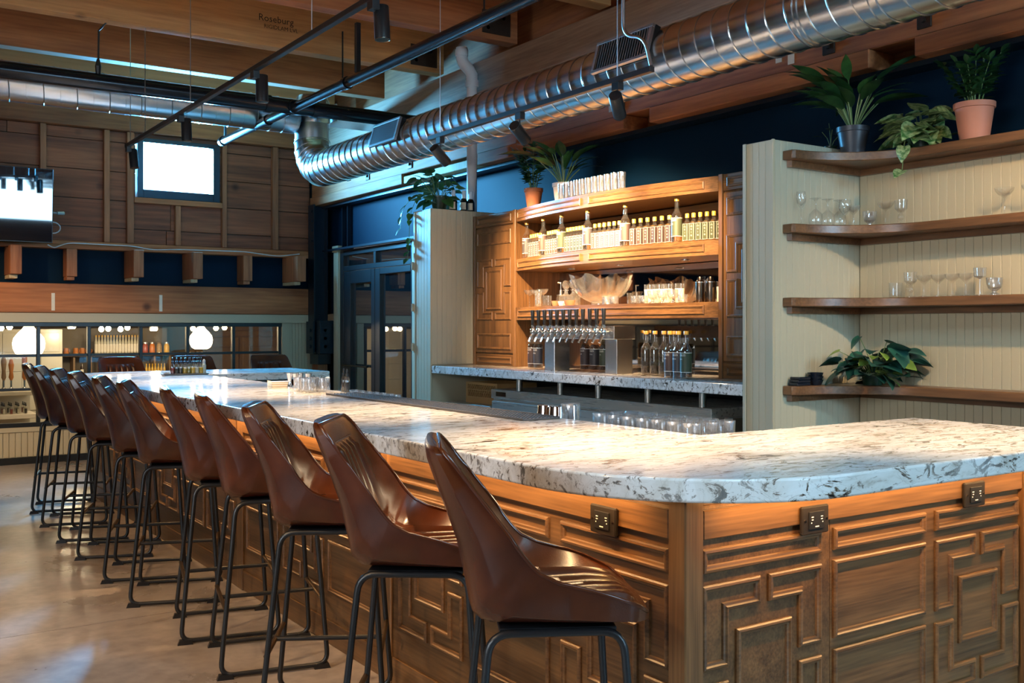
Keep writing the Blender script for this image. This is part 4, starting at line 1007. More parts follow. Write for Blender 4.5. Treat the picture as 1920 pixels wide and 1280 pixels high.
def pump(label):
    t = thing('pump_jar', label, 'jar')
    B().lathe([(.035, 0), (.036, .07), (.030, .085), (.03, .09)], 16).obj('jar', 'clear_glass', t, smooth=40); B().lathe([(.012, .092), (.012, .13), (.004, .132), (.004, .19)], 10).obj('pump', 'stainless_z', t, smooth=40); B().lathe([(.034, .088), (.034, .093)], 16).obj('lid', 'stainless_z', t); B().tube([(0, 0, .185), (-.03, 0, .187)], .005, 6).obj('spout', 'stainless_z', t)
    return t
def bowl_t(m_, nm, h=.045, r=.05):
    return lambda label: tag(B().lathe([(r*.7, 0), (r*.75, .003), (r, h), (r*.94, h), (r*.68, .008), (0, .008)], 18).obj(nm, m_, smooth=40), label, 'bowl')
for kd, y, dx, lab in (('coupe', 6.84, .06, 'coupe glass at the far left of the middle back-bar shelf'), ('coupe', 6.735, .07, 'coupe glass, second from the left on the middle back-bar shelf'), ('highball', 6.65, .05, 'straight glass beside the coupes on the middle back-bar shelf'), ('coupe', 6.57, .05, 'low coupe glass left of the pump jar on the middle back-bar shelf'), ('tumbler', 6.475, .04, 'plain tumbler before the pump jar on the middle back-bar shelf'),
                       ('smallcut', 5.41, .05, 'small crystal glass at the left under the frosted tumblers'), ('smallcut', 5.335, .05, 'small crystal glass, second from the left under the frosted tumblers'), ('cutbowl', 5.25, .05, 'footed crystal glass before the frosted tumblers'), ('cutbowl', 5.165, .05, 'footed crystal glass, second to the right of the frosted tumblers'), ('cutbowl', 5.08, .05, 'footed crystal glass, third to the right of the frosted tumblers'), ('smallcut', 5.0, .05, 'small crystal glass beside the dark shakers'), ('smallcut', 5.68, .03, 'small crystal glass in front of the ruffled bowl'), ('smallcut', 5.60, .03, 'small crystal glass at the right foot of the ruffled bowl')):
    glassware(kd, (bowx(y)+dx, y, z), lab)
for y, lab in ((6.34, 'square crystal decanter with ball stopper, left of two'), (6.23, 'square crystal decanter with ball stopper, right of two')): put('dec', decanter, (bowx(y)+.14, y, z), lab)
put('pump', pump, (bowx(6.47)+.17, 6.47, z), 'glass jar with slim steel pump on the middle back-bar shelf')
tag(bowl_t('terracotta', 'clay_dish', .04, .045)('terracotta dish on the middle back-bar shelf, larger of two'), 'terracotta dish on the middle back-bar shelf, larger of two', 'bowl').location = (bowx(6.16)+.055, 6.16, z)
tag(bowl_t('terracotta', 'clay_dish', .04, .030)('x'), 'little terracotta dish left of a larger one on the middle back-bar shelf', 'bowl').location = (bowx(6.36)+.045, 6.355, z)
put('cand', bowl_t('pot_white', 'white_candle_cup', .035, .034), (bowx(6.26)+.05, 6.26, z), 'small white cup between two terracotta dishes on the shelf')
put('punch', punch, (bowx(5.96)+.205, 5.96, z), 'large ruffled glass punch bowl in the middle of the back-bar shelf')
for y, dx, zz, lab in ((5.385, .15, z, 'frosted tumbler with leaf pattern, leftmost of four'), (5.30, .15, z, 'frosted tumbler with leaf pattern, second of four'), (5.215, .15, z, 'frosted tumbler with leaf pattern, third of four'), (5.12, .16, z, 'frosted tumbler with leaf pattern, rightmost of four'), (4.745, .10, z, 'frosted tumbler with leaf pattern at the right end behind the shakers')):
    put('frost', frosted, (bowx(y)+dx, y, zz), lab)
for y, lab in ((4.905, 'dark metal cocktail shaker, left of two on the back-bar shelf'), (4.825, 'dark metal cocktail shaker, right of two on the back-bar shelf')): put('shk', shaker, (bowx(y)+.10, y, z), lab)

# ================================================================== PLANTS
def leaf_mesh(name, L_, W_, kind, m_, droop=.25, fold=.18):
    P = []; nu = 9
    for i in range(nu):
        t = i/(nu-1)
        if kind == 'heart': w = W_*(math.sin(PI*min(1, (t*.94+.06))**.62)**.85) if t < 1 else 0
        elif kind == 'lance': w = W_*math.sin(PI*min(1, t*.97+.03)**.85)
        else: w = W_*math.sin(PI*min(.999, t*.96+.03)**1.15)**.8
        w = max(w, .0004); row = []
        for j in range(5):
            v = -1+j/2; row.append((L_*t-(.10*L_*abs(v) if kind == 'heart' and t < .15 else 0), v*w, -droop*L_*t*t+fold*abs(v)*w))
        P.append(row)
    return B().grid(P).mesh(name, m_, 70)
LM = {'lance': leaf_mesh('leaf', .24, .034, 'lance', 'leaf_dark', .35), 'lance2': leaf_mesh('leaf', .20, .030, 'lance', 'leaf_mid', .3), 'heart': leaf_mesh('leaf', .085, .033, 'heart', 'leaf_mid', .25), 'marble': leaf_mesh('leaf', .105, .042, 'heart', 'leaf_marble', .28), 'phil': leaf_mesh('leaf', .105, .040, 'heart', 'leaf_blue', .3), 'lime': leaf_mesh('leaf', .07, .028, 'heart', 'leaf_lime', .2), 'zz': leaf_mesh('leaflet', .070, .017, 'zz', 'leaf_dark', .15), 'zzl': leaf_mesh('leaflet', .055, .014, 'zz', 'leaf_mid', .15)}
def put_leaf(par, kind, p, az, el, sc=1., roll=0., nm='leaf'):
    o = link(nm, LM[kind], par, p); o.rotation_mode = 'XYZ'
    Mx = Matrix.Rotation(az, 3, 'Z') @ Matrix.Rotation(-el, 3, 'Y') @ Matrix.Rotation(roll, 3, 'X'); o.rotation_euler = Mx.to_euler(); o.scale = (sc, sc, sc); return o
def pot(par, r0, r1, h, m_, rim=.03):
    B().lathe([(r0, 0), (r1*.93, h-rim), (r1*.94, h-rim), (r1, h-rim+.002), (r1*1.01, h), (r1*.90, h), (r1*.86, h-.02), (0, h-.022)], 24).obj('pot', m_, par, smooth=35)
    B().lathe([(0, h-.019), (r1*.84, h-.019)], 20).obj('soil', 'soil', par)
def clear_az(loc, az, reach, xm, ym):
    if loc[0]+reach*math.cos(az) > xm: az = PI-az
    if loc[1]+reach*math.sin(az) > ym: az = -az
    return az
def zz_plant(loc, label, r0, r1, h, potm, stems, H, seed, light=0, inward=None):
    t = thing('potted_zz_plant', label, 'plant', loc); pot(t, r0, r1, h, potm); R = random.Random(seed)
    for i in range(stems):
        az = 2*PI*i/stems+R.uniform(-.3, .3)
        if inward is not None and R.random() < .5: az = inward+R.uniform(-1.2, 1.2)
        ln = H*R.uniform(.65, 1.05); sp = R.uniform(.12, .5); az = clear_az(loc, az, r1*.3+sp*ln+.075, 5.22, 99)
        P = [Vector((math.cos(az)*(r1*.3+sp*ln*(k/8)**1.4), math.sin(az)*(r1*.3+sp*ln*(k/8)**1.4), h-.02+ln*math.cos(sp*.6)*(k/8))) for k in range(9)]
        B().tube(P, [.005*(1-.08*k) for k in range(9)], 6).obj('stem', 'stem', t, smooth=60)
        kd = 'zzl' if i < light else 'zz'
        for k in range(2, 9):
            for s_ in (-1, 1):
                put_leaf(t, kd, P[k], az+s_*R.uniform(.7, 1.3), R.uniform(.1, .7), R.uniform(.8, 1.15), 0, 'leaflet')
        put_leaf(t, kd, P[8], az, .9, .9, 0, 'leaflet')
    return t
def lily(loc, label, r0, r1, h, potm, n, H, seed, kinds=('lance', 'lance2'), spread=1.):
    t = thing('potted_peace_lily', label, 'plant', loc); pot(t, r0, r1, h, potm); R = random.Random(seed)
    for i in range(n):
        az = 2*PI*i*.382+R.uniform(-.25, .25); ln = H*R.uniform(.25, .62); sp = R.uniform(.15, .75)*spread; az = clear_az(loc, az, sp*ln+.31*H/.42, 5.29, 99)
        P = [Vector((math.cos(az)*(r1*.2+sp*ln*(k/6)**1.3), math.sin(az)*(r1*.2+sp*ln*(k/6)**1.3), h-.02+ln*(k/6)*math.cos(sp*.5))) for k in range(7)]
        B().tube(P, .0035, 5).obj('stem', 'stem_pale' if i % 4 == 0 else 'stem', t, smooth=60)
        put_leaf(t, kinds[i % len(kinds)], P[6], az, 1.15-sp*1.1+R.uniform(-.15, .15), R.uniform(.7, 1.15)*H/.42, R.uniform(-.4, .4))
    return t
def pothos(loc, label, r0, r1, h, potm, n, kinds, seed, rad=.16, up=.14, trails=(), bias=None, lim=(5.28, 99), ls=1.):
    t = thing('potted_pothos', label, 'plant', loc); pot(t, r0, r1, h, potm, .02); R = random.Random(seed)
    for i in range(n):
        az = 2*PI*i*.382+R.uniform(-.4, .4)
        if bias is not None and R.random() < .55: az = bias+R.uniform(-1.3, 1.3)
        rr = rad*R.uniform(.25, 1.); az = clear_az(loc, az, rr+.09, lim[0], lim[1]); zz = h+up*R.uniform(-.35, 1.)*(1-.5*rr/rad)
        p = Vector((math.cos(az)*rr, math.sin(az)*rr, zz)); b0 = Vector((math.cos(az)*r1*.5, math.sin(az)*r1*.5, h-.02))
        B().tube([b0, (b0+p)/2+Vector((0, 0, .03)), p], .0022, 5).obj('stem', 'stem', t)
        put_leaf(t, kinds[i % len(kinds)], p, az+R.uniform(-.4, .4), R.uniform(-.5, .4), ls*R.uniform(.75, 1.25), R.uniform(-.6, .6))
    for tr_ in trails:
        P = [Vector(p) for p in tr_]; F = fillet(P, .06, 4)
        B().tube(F, .0024, 5).obj('vine', 'stem', t, smooth=60)
        acc = 0
        for k in range(1, len(F)):
            acc += (F[k]-F[k-1]).length
            if acc > .055 and k > 3:
                acc = 0; az = PI+R.uniform(-1.4, 1.0)
                put_leaf(t, kinds[k % len(kinds)], F[k], az, R.uniform(-1.1, -.3), R.uniform(.6, .95), R.uniform(-.4, .4))
    return t
lily((4.90, 3.745, 2.4545), 'dark green peace lily in a charcoal pot on the top walnut shelf', .062, .092, .165, 'pot_grey', 40, .46, 3, ('lance', 'lance', 'lance2'))
pothos((5.06, 3.40, 2.4545), 'marbled green pothos in a green pot between the lily and the terracotta pot', .05, .070, .095, 'pot_green', 40, ('marble',), 5, .14, .16, [((-.03, .02, .09), (-.12, .02, .10), (-.145, .02, .03), (-.15, .03, -.12))], PI, ls=1.15)
zz_plant((5.04, 3.085, 2.4545), 'dark leafy plant in a pale terracotta pot at the right of the top walnut shelf', .072, .104, .20, 'terracotta_pink', 14, .27, 8)
pothos((4.91, 3.62, 1.1465), 'trailing blue-green philodendron on the lowest walnut shelf', .05, .065, .075, 'pot_green', 64, ('phil', 'phil', 'phil', 'lime'), 11, .23, .20, [((0, 0, .08), (-.02, .02, .18), (-.05, .05, .27))], PI+.9, (5.09, 3.84), 1.15)
zz_plant((4.84, 6.84, 2.4505), 'leafy plant with light green shoots in a terracotta pot above the back bar', .052, .079, .165, 'terracotta', 13, .36, 21, 2, PI*.6)
lily((4.86, 6.46, 2.4505), 'broad-leaved plant in a cream pot beside the highball glasses', .062, .088, .165, 'pot_white', 30, .44, 31, ('lance2', 'lance2', 'lance'), 1.2)
pothos((4.52, 7.83, 2.5055), 'green pothos in a dark pot trailing from the left beadboard pier', .058, .085, .13, 'pot_green', 55, ('heart',), 41, .22, .28, [((-.05, .05, .12), (-.13, .16, .15), (-.19, .20, -.02), (-.20, .20, -.30), (-.20, .23, -.42)), ((-.05, .06, .12), (-.14, .22, .16), (-.20, .34, .02), (-.2, .36, -.14))], PI*.75, ls=1.25)
t = thing('small_fern_sprig', 'thin dark sprigs behind the right beadboard pier', 'plant', (5.0, 3.98, 2.5155)); pot(t, .03, .04, .04, 'pot_green', .01)
for k, (az, h_) in enumerate(((.5, .12), (2.2, .10), (3.6, .14), (5.0, .07))):
    B().tube([(0, 0, .03), (math.cos(az)*.02, math.sin(az)*.02, .03+h_*.6), (math.cos(az)*.05, math.sin(az)*.05, .03+h_)], .002, 5).obj('stem', 'stem', t); put_leaf(t, 'zz', (math.cos(az)*.05, math.sin(az)*.05, .03+h_*.7), az, .2, .8)
# bottles beside the pothos
def capped(label):
    t = thing('white_capped_bottle', label, 'bottle')
    B().lathe([(.034, 0), (.036, .004), (.036, .085), (.024, .11), (.015, .12), (.015, .13)], 16).obj('body', 'dark_bottle', t, smooth=40); B().lathe([(.017, .112), (.019, .114), (.0185, .185), (0, .187)], 14).obj('cap', 'cap_white', t, smooth=40)
    B().lathe([(.0365, .015), (.0365, .078)], 14, a0=PI*.7, a1=PI*1.5).obj('paper_label', 'label_cream', t); return t
for x, y, lab in ((4.62, 7.76, 'white-capped bottle on the left pier, nearest the pothos'), (4.72, 7.745, 'white-capped bottle on the left pier, middle of three'), (4.80, 7.76, 'white-capped bottle on the left pier, beside the white pipe')): put('wcap', capped, (x, y, 2.5055), lab)
# dishes on the lowest shelf
z = 1.1465
for k in range(3):
    tag(B().cbox(-.05+.004*k, .06-.004*k, -.035, .035, 0, .016, .004).obj('slate_tray', 'porcelain_black', None, (4.50+.004*k, 3.80, z+.0165*k)), ['long black tray at the bottom of the stack', 'long black tray in the middle of the stack', 'long black tray on top of the stack'][k] + ' on the lowest walnut shelf', 'tray')
for k in range(3):
    put('bbowl', bowl_t('porcelain_black', 'black_bowl', .03, .045), (4.635, 3.795, z+.020*k), ['small black bowl at the bottom of the stack', 'small black bowl in the middle of the stack', 'small black bowl on top of the stack'][k] + ' beside the philodendron')

# ================================================================== DUCTS, PIPES, TRACK LIGHTS
DX, DZ, DR = 4.2, 3.09, .177
def helix(b_, p0, p1, r, pitch, rr=.0038, n=40):
    P0, P1 = Vector(p0), Vector(p1); ax = (P1-P0); Lh = ax.length; ax.normalize(); u = Vector((0, 0, 1)); w = ax.cross(u)
    N_ = int(Lh/pitch*n); b_.tube([P0+ax*(Lh*i/N_)+(u*math.cos(2*PI*i/n)+w*math.sin(2*PI*i/n))*(r+.002) for i in range(N_+1)], rr, 4)
    return b_
t = thing('spiral_duct', 'large round galvanised spiral duct running above the back bar', 'duct')
B().tube([(DX, -3.9, DZ), (DX, 9.62, DZ)], DR, 40, caps=False).obj('pipe', 'duct_steel', t, smooth=60)
helix(B(), (DX, -3.9, DZ), (DX, 9.60, DZ), DR, .128).obj('spiral_seam', 'duct_steel', t, smooth=60)
for y in (3.45, 3.42, 3.02, 6.3, 8.75): B().tube([(DX, y-.006, DZ), (DX, y+.006, DZ)], DR+.006, 40).obj('joint_ring', 'duct_steel', t, smooth=40)
# gored elbow turning up
E_ = [(DX, 9.62, DZ)] + [(DX, 9.62+.30*math.sin(a), DZ+.30*(1-math.cos(a))) for a in [math.radians(k*18) for k in range(1, 6)]]
B().tube(E_, DR+.004, 40, caps=False).obj('elbow', 'duct_steel', t, smooth=22)
for p, q in zip(E_[:-1], E_[1:]):
    d = (Vector(q)-Vector(p)).normalized()*.005; B().tube([Vector(q)-d, Vector(q)+d], DR+.010, 40).obj('elbow_seam', 'duct_steel', t, smooth=40)
B().tube([(DX, 9.92, DZ+.30), (DX, 9.92, 3.645)], DR, 40, caps=False).obj('riser', 'galvanised', t, smooth=60)
for zz in (3.41, 3.53, 3.64): B().tube([(DX, 9.92, zz), (DX, 9.92, zz+.008)], DR+.005, 40).obj('joint_ring', 'galvanised', t, smooth=40)
def vent(y0, y1):
    v = B().box(DX-DR-.012, DX-DR+.02, y0, y1, DZ-.02, DZ+.16)
    ang = math.radians(16)
    par = bpy.data.objects.new('vent_grille', None); COL.objects.link(par); par.parent = t; par.location = (DX-DR-.004, (y0+y1)/2, DZ+.07); par.rotation_euler = (0, ang, 0); w = (y1-y0)/2
    q = B().cbox(-.012, .012, -w, w, .085, .105, .002).cbox(-.012, .012, -w, w, -.105, -.085, .002).cbox(-.012, .012, -w, -w+.025, -.085, .085, .002).cbox(-.012, .012, w-.025, w, -.085, .085, .002).obj('vent_frame', 'galvanised', par)
    me = B().box(-.010, .010, -.0025, .0025, -.085, .085).mesh('vent_slat', 'galvanised'); n_ = 20
    for k in range(n_): link('vent_slat', me, par, (0, -w+.035+(2*w-.07)*k/(n_-1), 0))
    B().box(.012, .016, -w, w, -.1, .1).box(.012, .05, -w-.004, -w, -.105, .105).obj('vent_back', 'black_metal', par)
vent(7.66, 8.16); vent(4.49, 5.01)
t = thing('cross_duct', 'round galvanised duct crossing the room in front of the end wall', 'duct')
B().tube([(-3.9, 9.92, 3.645), (DX-.19, 9.92, 3.645)], DR, 36, caps=False).obj('pipe', 'duct_steel_x', t, smooth=60)
helix(B(), (-3.9, 9.92, 3.645), (DX-.19, 9.92, 3.645), DR, .14).obj('spiral_seam', 'duct_steel_x', t, smooth=60)
B().lathe([(0, -.19), (.15, -.17), (DR+.01, -.1), (DR+.012, .1), (.15, .17), (0, .19)], 30).obj('end_cap', 'duct_steel_x', t, (DX, 9.92, 3.70), smooth=40)
t = thing('duct_box', 'low rectangular galvanised duct branch behind the black pipe', 'duct')
B().cbox(4.42, 5.0, 9.80, 10.2, 3.64, 3.78, .004).obj('box', 'galvanised', t); B().cbox(4.40, 4.42, 9.78, 10.22, 3.62, 3.80, .003).obj('flange', 'galvanised', t)
# black sprinkler main across and blued pipe along
t = thing('black_main_pipe', 'thick black pipe crossing the room under the joists', 'pipe')
B().tube([(-3.9, 9.0, 3.53), (4.95, 9.0, 3.53)], .070, 20).obj('pipe', 'pipe_black', t, smooth=60)
for x in (3.37, 3.83): B().tube([(x-.025, 9.0, 3.53), (x+.025, 9.0, 3.53)], .082, 20).obj('coupling', 'pipe_black', t, smooth=40)
B().tube([(3.6, 9.0, 3.53), (3.6, 8.90, 3.51)], .060, 14).obj('tee', 'pipe_black', t, smooth=60)
for x in (1.9,): B().tube([(x, 8.72, 3.955), (x, 8.98, 3.955), (x, 9.0, 3.60)], .008, 6).obj('hanger_rod', 'black_metal', t); B().lathe([(.02, 0), (.026, .07), (.012, .13)], 8).obj('hanger_clip', 'black_metal', t, (x, 9.0, 3.59))
PX, PZ = 3.6, 3.505
t = thing('black_branch_pipe', 'slimmer black pipe running lengthwise above the bar', 'pipe')
B().tube([(PX, -3.9, PZ), (PX, 8.93, PZ)], .044, 16).obj('pipe', 'pipe_black', t, smooth=60)
B().tube([(PX, 9.07, PZ), (PX, 10.92, PZ)], .044, 16).obj('pipe', 'pipe_black', t, smooth=60)
for y in (10.95, 7.78, 9.6): B().tube([(PX, y-.03, PZ), (PX, y+.03, PZ)], .053, 16).obj('coupling', 'pipe_black', t, smooth=40)
for y in (7.86, 5.65): B().tube([(PX, y, PZ+.05), (PX, y, 3.954)], .007, 6).obj('hanger_rod', 'black_metal', t); B().tube(fillet_closed([(PX-.05, y, PZ), (PX, y, PZ+.055), (PX+.05, y, PZ), (PX, y, PZ-.055)], .04), .006, 5, closed=True).obj('hanger_ring', 'black_metal', t)
B().cbox(PX-.02, PX+.02, 7.55, 7.59, PZ+.045, 3.954, .003).obj('strut', 'black_metal', t)
B().cbox(PX-.012, PX+.012, 10.86, 10.885, PZ+.045, 3.80, .003).obj('strut', 'black_metal', t)
# PVC vent pipe
t = thing('white_pvc_pipe', 'white plastic vent pipe with offset elbows behind the left pier', 'pipe')
px, py = 4.90, 7.90
B().tube([(px, py, 2.5055), (px, py, 3.72)], .047, 18).obj('pipe', 'pvc_white', t, smooth=60)
B().tube([(px, py, 3.70), (px, py, 3.78), (px-.01, py+.03, 3.83), (px-.03, py+.10, 3.90), (px-.035, py+.12, 3.95), (px-.035, py+.12, 4.05)], .053, 18).obj('offset', 'pvc_white', t, smooth=50)
for z0, dx, dy in ((3.70, 0, 0), (4.0, -.035, .12)): B().tube([(px+dx, py+dy, z0-.03), (px+dx, py+dy, z0+.03)], .060, 18).obj('collar', 'pvc_white', t, smooth=40)
# ---- track lighting
TX, TZ = 2.2, 3.05
def spot_lamp(par_loc, aim, label, power, size=56, blend=1.0, tilt=True, color=(1.0, .67, .36)):
    t = thing('track_spotlight', label, 'spotlight', par_loc)
    B().cbox(-.02, .02, -.03, .03, -.045, 0, .002).obj('adapter', 'black_metal', t)
    d = (Vector(aim)-Vector(par_loc)).normalized(); off = Vector((.045, 0, -.10)) if abs(d.z) > .9 else Vector((0, 0, -.13))
    B().tube([(0, 0, -.04), (off.x*.6, 0, -.06), (off.x*.6, 0, off.z)], .006, 6).obj('arm', 'black_metal', t)
    q = d.to_track_quat('-Z', 'Y')
    b_ = B().lathe([(.0, .085), (.036, .083), (.038, .08), (.038, -.080), (.034, -.082), (.033, -.055), (0, -.055)], 20).obj('housing', 'black_metal', t, off, smooth=35); b_.rotation_euler = q.to_euler()
    B().lathe([(.0, -.060), (.031, -.060)], 18).obj('lens', 'lamp_lens', b_)
    B().lathe([(.034, -.082), (.038, -.0835), (.038, -.080)], 20).obj('rim', 'gunmetal', b_)
    l = bpy.data.lights.new('lamp_beam', 'SPOT'); l.energy = power*4.4; l.color = color; l.spot_size = math.radians(size); l.spot_blend = blend; l.shadow_soft_size = .03
    o = bpy.data.objects.new('lamp_beam', l); COL.objects.link(o); o.parent = t; o.location = off+d*.088; o.rotation_euler = q.to_euler()
    return t
def track(x, z, y0, y1, label, cables, cm='galvanised'):
    t = thing('light_track', label, 'light track', (0, 0, 0))
    B().cbox(x-.018, x+.018, y0, y1, z, z+.032, .003).obj('rail', 'black_metal', t)
    for y in cables: B().tube([(x, y, z+.032), (x, y, 3.954 if min(abs(y-(k+.07)) for k in (9.9, 8.63, 7.35, 6.07, 4.79)) < .08 else 4.399)], .0035, 5).obj('suspension_wire', cm, t)
    return t
track(TX, TZ, -1.5, 9.30, 'long black light track hung over the bar', (9.17, 8.68, 7.42, 5.2, 2.5))
for y, lab, ax_, pw in ((9.24, 'black track spotlight at the far end of the long track, before the bright window', (2.35, 9.0, 1.0), 60), (7.67, 'black track spotlight, second from the far end of the long track', (2.25, 7.6, 1.0), 75), (6.085, 'black track spotlight, third from the far end of the long track', (2.22, 6.05, 1.0), 85), (4.45, 'black track spotlight nearest the camera at the top of the picture', (2.25, 4.35, 1.0), 85), (2.85, 'black track spotlight over the near bar corner', (2.25, 2.78, 1.0), 95)):
    spot_lamp((TX, y, TZ), ax_, lab, pw)
t2 = track(3.7, 2.85, 4.12, 6.56, 'short black light track hung in front of the back bar', (6.40, 4.41))
B().tube(fillet([(3.7, 4.36, 4.39), (3.7, 4.36, 3.10), (3.7, 4.18, 3.05), (3.7, 4.13, 2.885)], .08, 6), .010, 8).obj('feed_conduit', 'galvanised', t2, smooth=60)
for y, aim, lab, pw in ((6.40, (4.74, 6.70, 2.10), 'black track spotlight aimed at the left of the back bar', 125), (5.38, (4.70, 5.85, 2.30), 'black track spotlight aimed at the middle of the back bar', 145), (4.41, (4.74, 5.25, 2.05), 'black track spotlight aimed at the right of the back bar', 140)):
    spot_lamp((3.7, y, 2.85), aim, lab, pw, 66, 1.0)
# lamps over the shelves and the floor, above and beside the picture
t3 = track(3.2, 3.05, -1.5, 2.4, 'black light track hung before the glass shelves', (1.0, -.8))
for y, aim, lab, pw in ((2.2, (3.35, 2.35, 1.0), 'black track spotlight over the near end of the bar', 70), ): spot_lamp((3.2, y, 3.05), aim, lab, pw, 60, .8)
t5 = track(3.95, 3.0, -1.5, 1.8, 'short black light track hung close to the glass shelves', (1.0, -.8))
spot_lamp((3.95, 1.55, 3.0), (5.08, 2.95, 1.55), 'black track spotlight aimed at the glass shelves', 34, 75, .9)
t4 = track(-.6, 3.05, -1.5, 9.3, 'black light track hung over the open floor', (8.68, 4.86, 1.0))
for y, aim, lab, pw in ((8.6, (1.2, 11.6, .6), 'black track spotlight aimed at the foot of the end wall', 95), (6.2, (.1, 6.2, 0), 'black track spotlight over the middle of the floor', 45), (3.9, (.55, 4.3, 0), 'black track spotlight over the floor behind the stools', 32), (2.4, (1.5, 3.4, .6), 'black track spotlight aimed at the backs of the stools', 22)): spot_lamp((-.6, y, 3.05), aim, lab, pw, 62, .5)

# ================================================================== TELEVISION AND CABLES
tvt = thing('television', 'flat black television on the plank wall reflecting a window', 'television', (1.31, 11.66, 2.368)); tvt.rotation_euler = (math.radians(3.68), 0, 0)
B().cbox(-.69, .69, -.02, .02, 0, .775, .004).obj('casing', 'black_plastic', tvt); B().box(-.683, .683, -.0225, -.0205, .008, .768).obj('screen', 'screen_black', tvt)
B().cbox(-.15, .15, .02, .30, .30, .50, .004).obj('wall_bracket', 'black_metal', tvt)
tag(B().tube([(2.01, 11.75, 2.70), (2.06, 11.78, 2.70), (2.07, 11.78, 2.70), (2.14, 11.80, 2.705)], [.012, .012, .02, .022], 8).obj('cable_plug', 'galvanised', smooth=40), 'metal cable connector beside the television', 'connector')
tag(B().tube([(2.0, 11.8, 2.60)] + [(2.03+.075*math.sin(a), 11.8, 2.545+.06*math.cos(a)) for a in [PI*k/8 for k in range(9)]] + [(2.0, 11.8, 2.49)], .006, 6).obj('looped_cable', 'cable_white', smooth=60), 'loop of white cable at the edge of the television', 'cable')
tag(B().tube(fillet([(2.0, 11.93, 2.37), (2.06, 11.92, 2.335), (2.2, 11.93, 2.40), (2.9, 11.93, 2.395), (3.1, 11.94, 2.36), (3.4, 11.95, 2.38), (4.2, 11.97, 2.39), (4.6, 11.93, 2.345), (4.9, 11.97, 2.39)], .1), .006, 6).obj('wall_cable', 'cable_white', smooth=60), 'grey cable strung along the plate over the navy recess', 'cable')

# ================================================================== THINGS ON THE BAR
TZ_ = 1.0705
tr_ = thing('steel_tray', 'shallow steel tray of dropper bottles at the far bar corner', 'tray', (2.50, 8.60, TZ_), math.radians(-8))
q = B().box(-.17, .17, -.11, .11, 0, .004); q.obj('base', 'tray_steel', tr_)
q = B(); P = [(-.17, -.11), (.17, -.11), (.17, .11), (-.17, .11)]; Q = [(-.185, -.125), (.185, -.125), (.185, .125), (-.185, .125)]
q.add([(*p, .004) for p in P]+[(*p, .022) for p in Q]+[(*p, .022) for p in [(-.182, -.122), (.182, -.122), (.182, .122), (-.182, .122)]]+[(*p, .0045) for p in P], [(i, (i+1) % 4, 4+(i+1) % 4, 4+i) for i in range(4)]+[(4+i, 4+(i+1) % 4, 8+(i+1) % 4, 8+i) for i in range(4)]); q.obj('rim', 'tray_steel', tr_)
def dropper(liq):
    def f(label):
        t = thing('dropper_bottle', label, 'bottle')
        B().lathe([(.017, 0), (.018, .003), (.018, .075), (.014, .09), (.009, .097), (.009, .105)], 12).obj('glass_body', 'bottle_glass', t, smooth=40); B().lathe([(0, .003), (.0168, .003), (.0168, .066), (0, .067)], 12).obj('liquid', liq, t, smooth=40)
        B().lathe([(.0115, .100), (.0115, .116), (.006, .118), (.0068, .135), (.004, .146), (0, .147)], 10).obj('dropper_cap', 'black_plastic', t, smooth=40)
        return t
    return f
liqs = ['liquid_red', 'liquid_dark', 'liquid_dark', 'liquid_amber', 'liquid_olive', 'liquid_amber', 'liquid_clear', 'liquid_amber', 'liquid_clear', 'liquid_dark']
LN = {'liquid_red': 'red', 'liquid_dark': 'dark', 'liquid_amber': 'amber', 'liquid_olive': 'olive', 'liquid_clear': 'clear'}
for i in range(8):
    put(('drop', liqs[i]), dropper(liqs[i]), (2.385+i*.033, 8.545-.003*i, TZ_+.0045), '%s bitters dropper bottle, %s from the left in the front row of the tray' % (LN[liqs[i]], ORD[i]))
for i in range(7):
    k = liqs[(i*3+1) % 10]; put(('drop', k), dropper(k), (2.40+i*.036, 8.60-.003*i, TZ_+.0045), '%s bitters dropper bottle, %s from the left in the back row of the tray' % (LN[k], ORD[i]))
t = thing('squeeze_bottle', 'pale squeeze bottle at the right end of the dropper tray', 'bottle', (2.655, 8.57, TZ_+.0045)); B().lathe([(.017, 0), (.018, .08), (.012, .09)], 12).obj('body', 'liquid_clear', t, smooth=40); B().lathe([(.012, .091), (.012, .12), (.008, .125), (.004, .13), (0, .131)], 10).obj('cap', 'white_paint', t, smooth=40)
# napkins, jiggers, glasses on the bar
t = thing('napkin_stack', 'stack of brown and white paper napkins in a holder on the bar', 'napkins', (2.50, 6.45, TZ_), math.radians(-8))
for k in range(6): B().box(-.062+.002*(k % 2), .062, -.062, .062-.002*(k % 3), .0075*k, .0075*k+.0065).obj('napkin_bundle', 'kraft' if k % 2 else 'paper', t)
B().box(-.066, -.0635, -.066, .066, 0, .050).obj('holder_end', 'clear_glass', t); B().box(.0635, .066, -.066, .066, 0, .050).obj('holder_end', 'clear_glass', t)
jg = gl('bar_jigger', [(.019, 0), (.020, .003), (.010, .045), (.010, .05), (.022, .105), (.021, .105), (.009, .052), (0, .05)], 'chrome', 16, 'jigger')
for i, (x, y) in enumerate(((2.50, 6.27), (2.55, 6.22), (2.50, 6.17), (2.57, 6.13))): put('jig', jg, (x, y, TZ_), 'polished steel jigger beside the napkins, %s from the left' % ORD[i], group='jiggers on the bar')
for i in range(2):
    for k in range(3): glassware('rocks', (2.475+.085*i, 6.04-.086*k, TZ_), 'cut rocks glass near the jiggers, %s row and %s from the left' % (('front', 'back')[i], ORD[k]), 'cut rocks glasses on the bar')
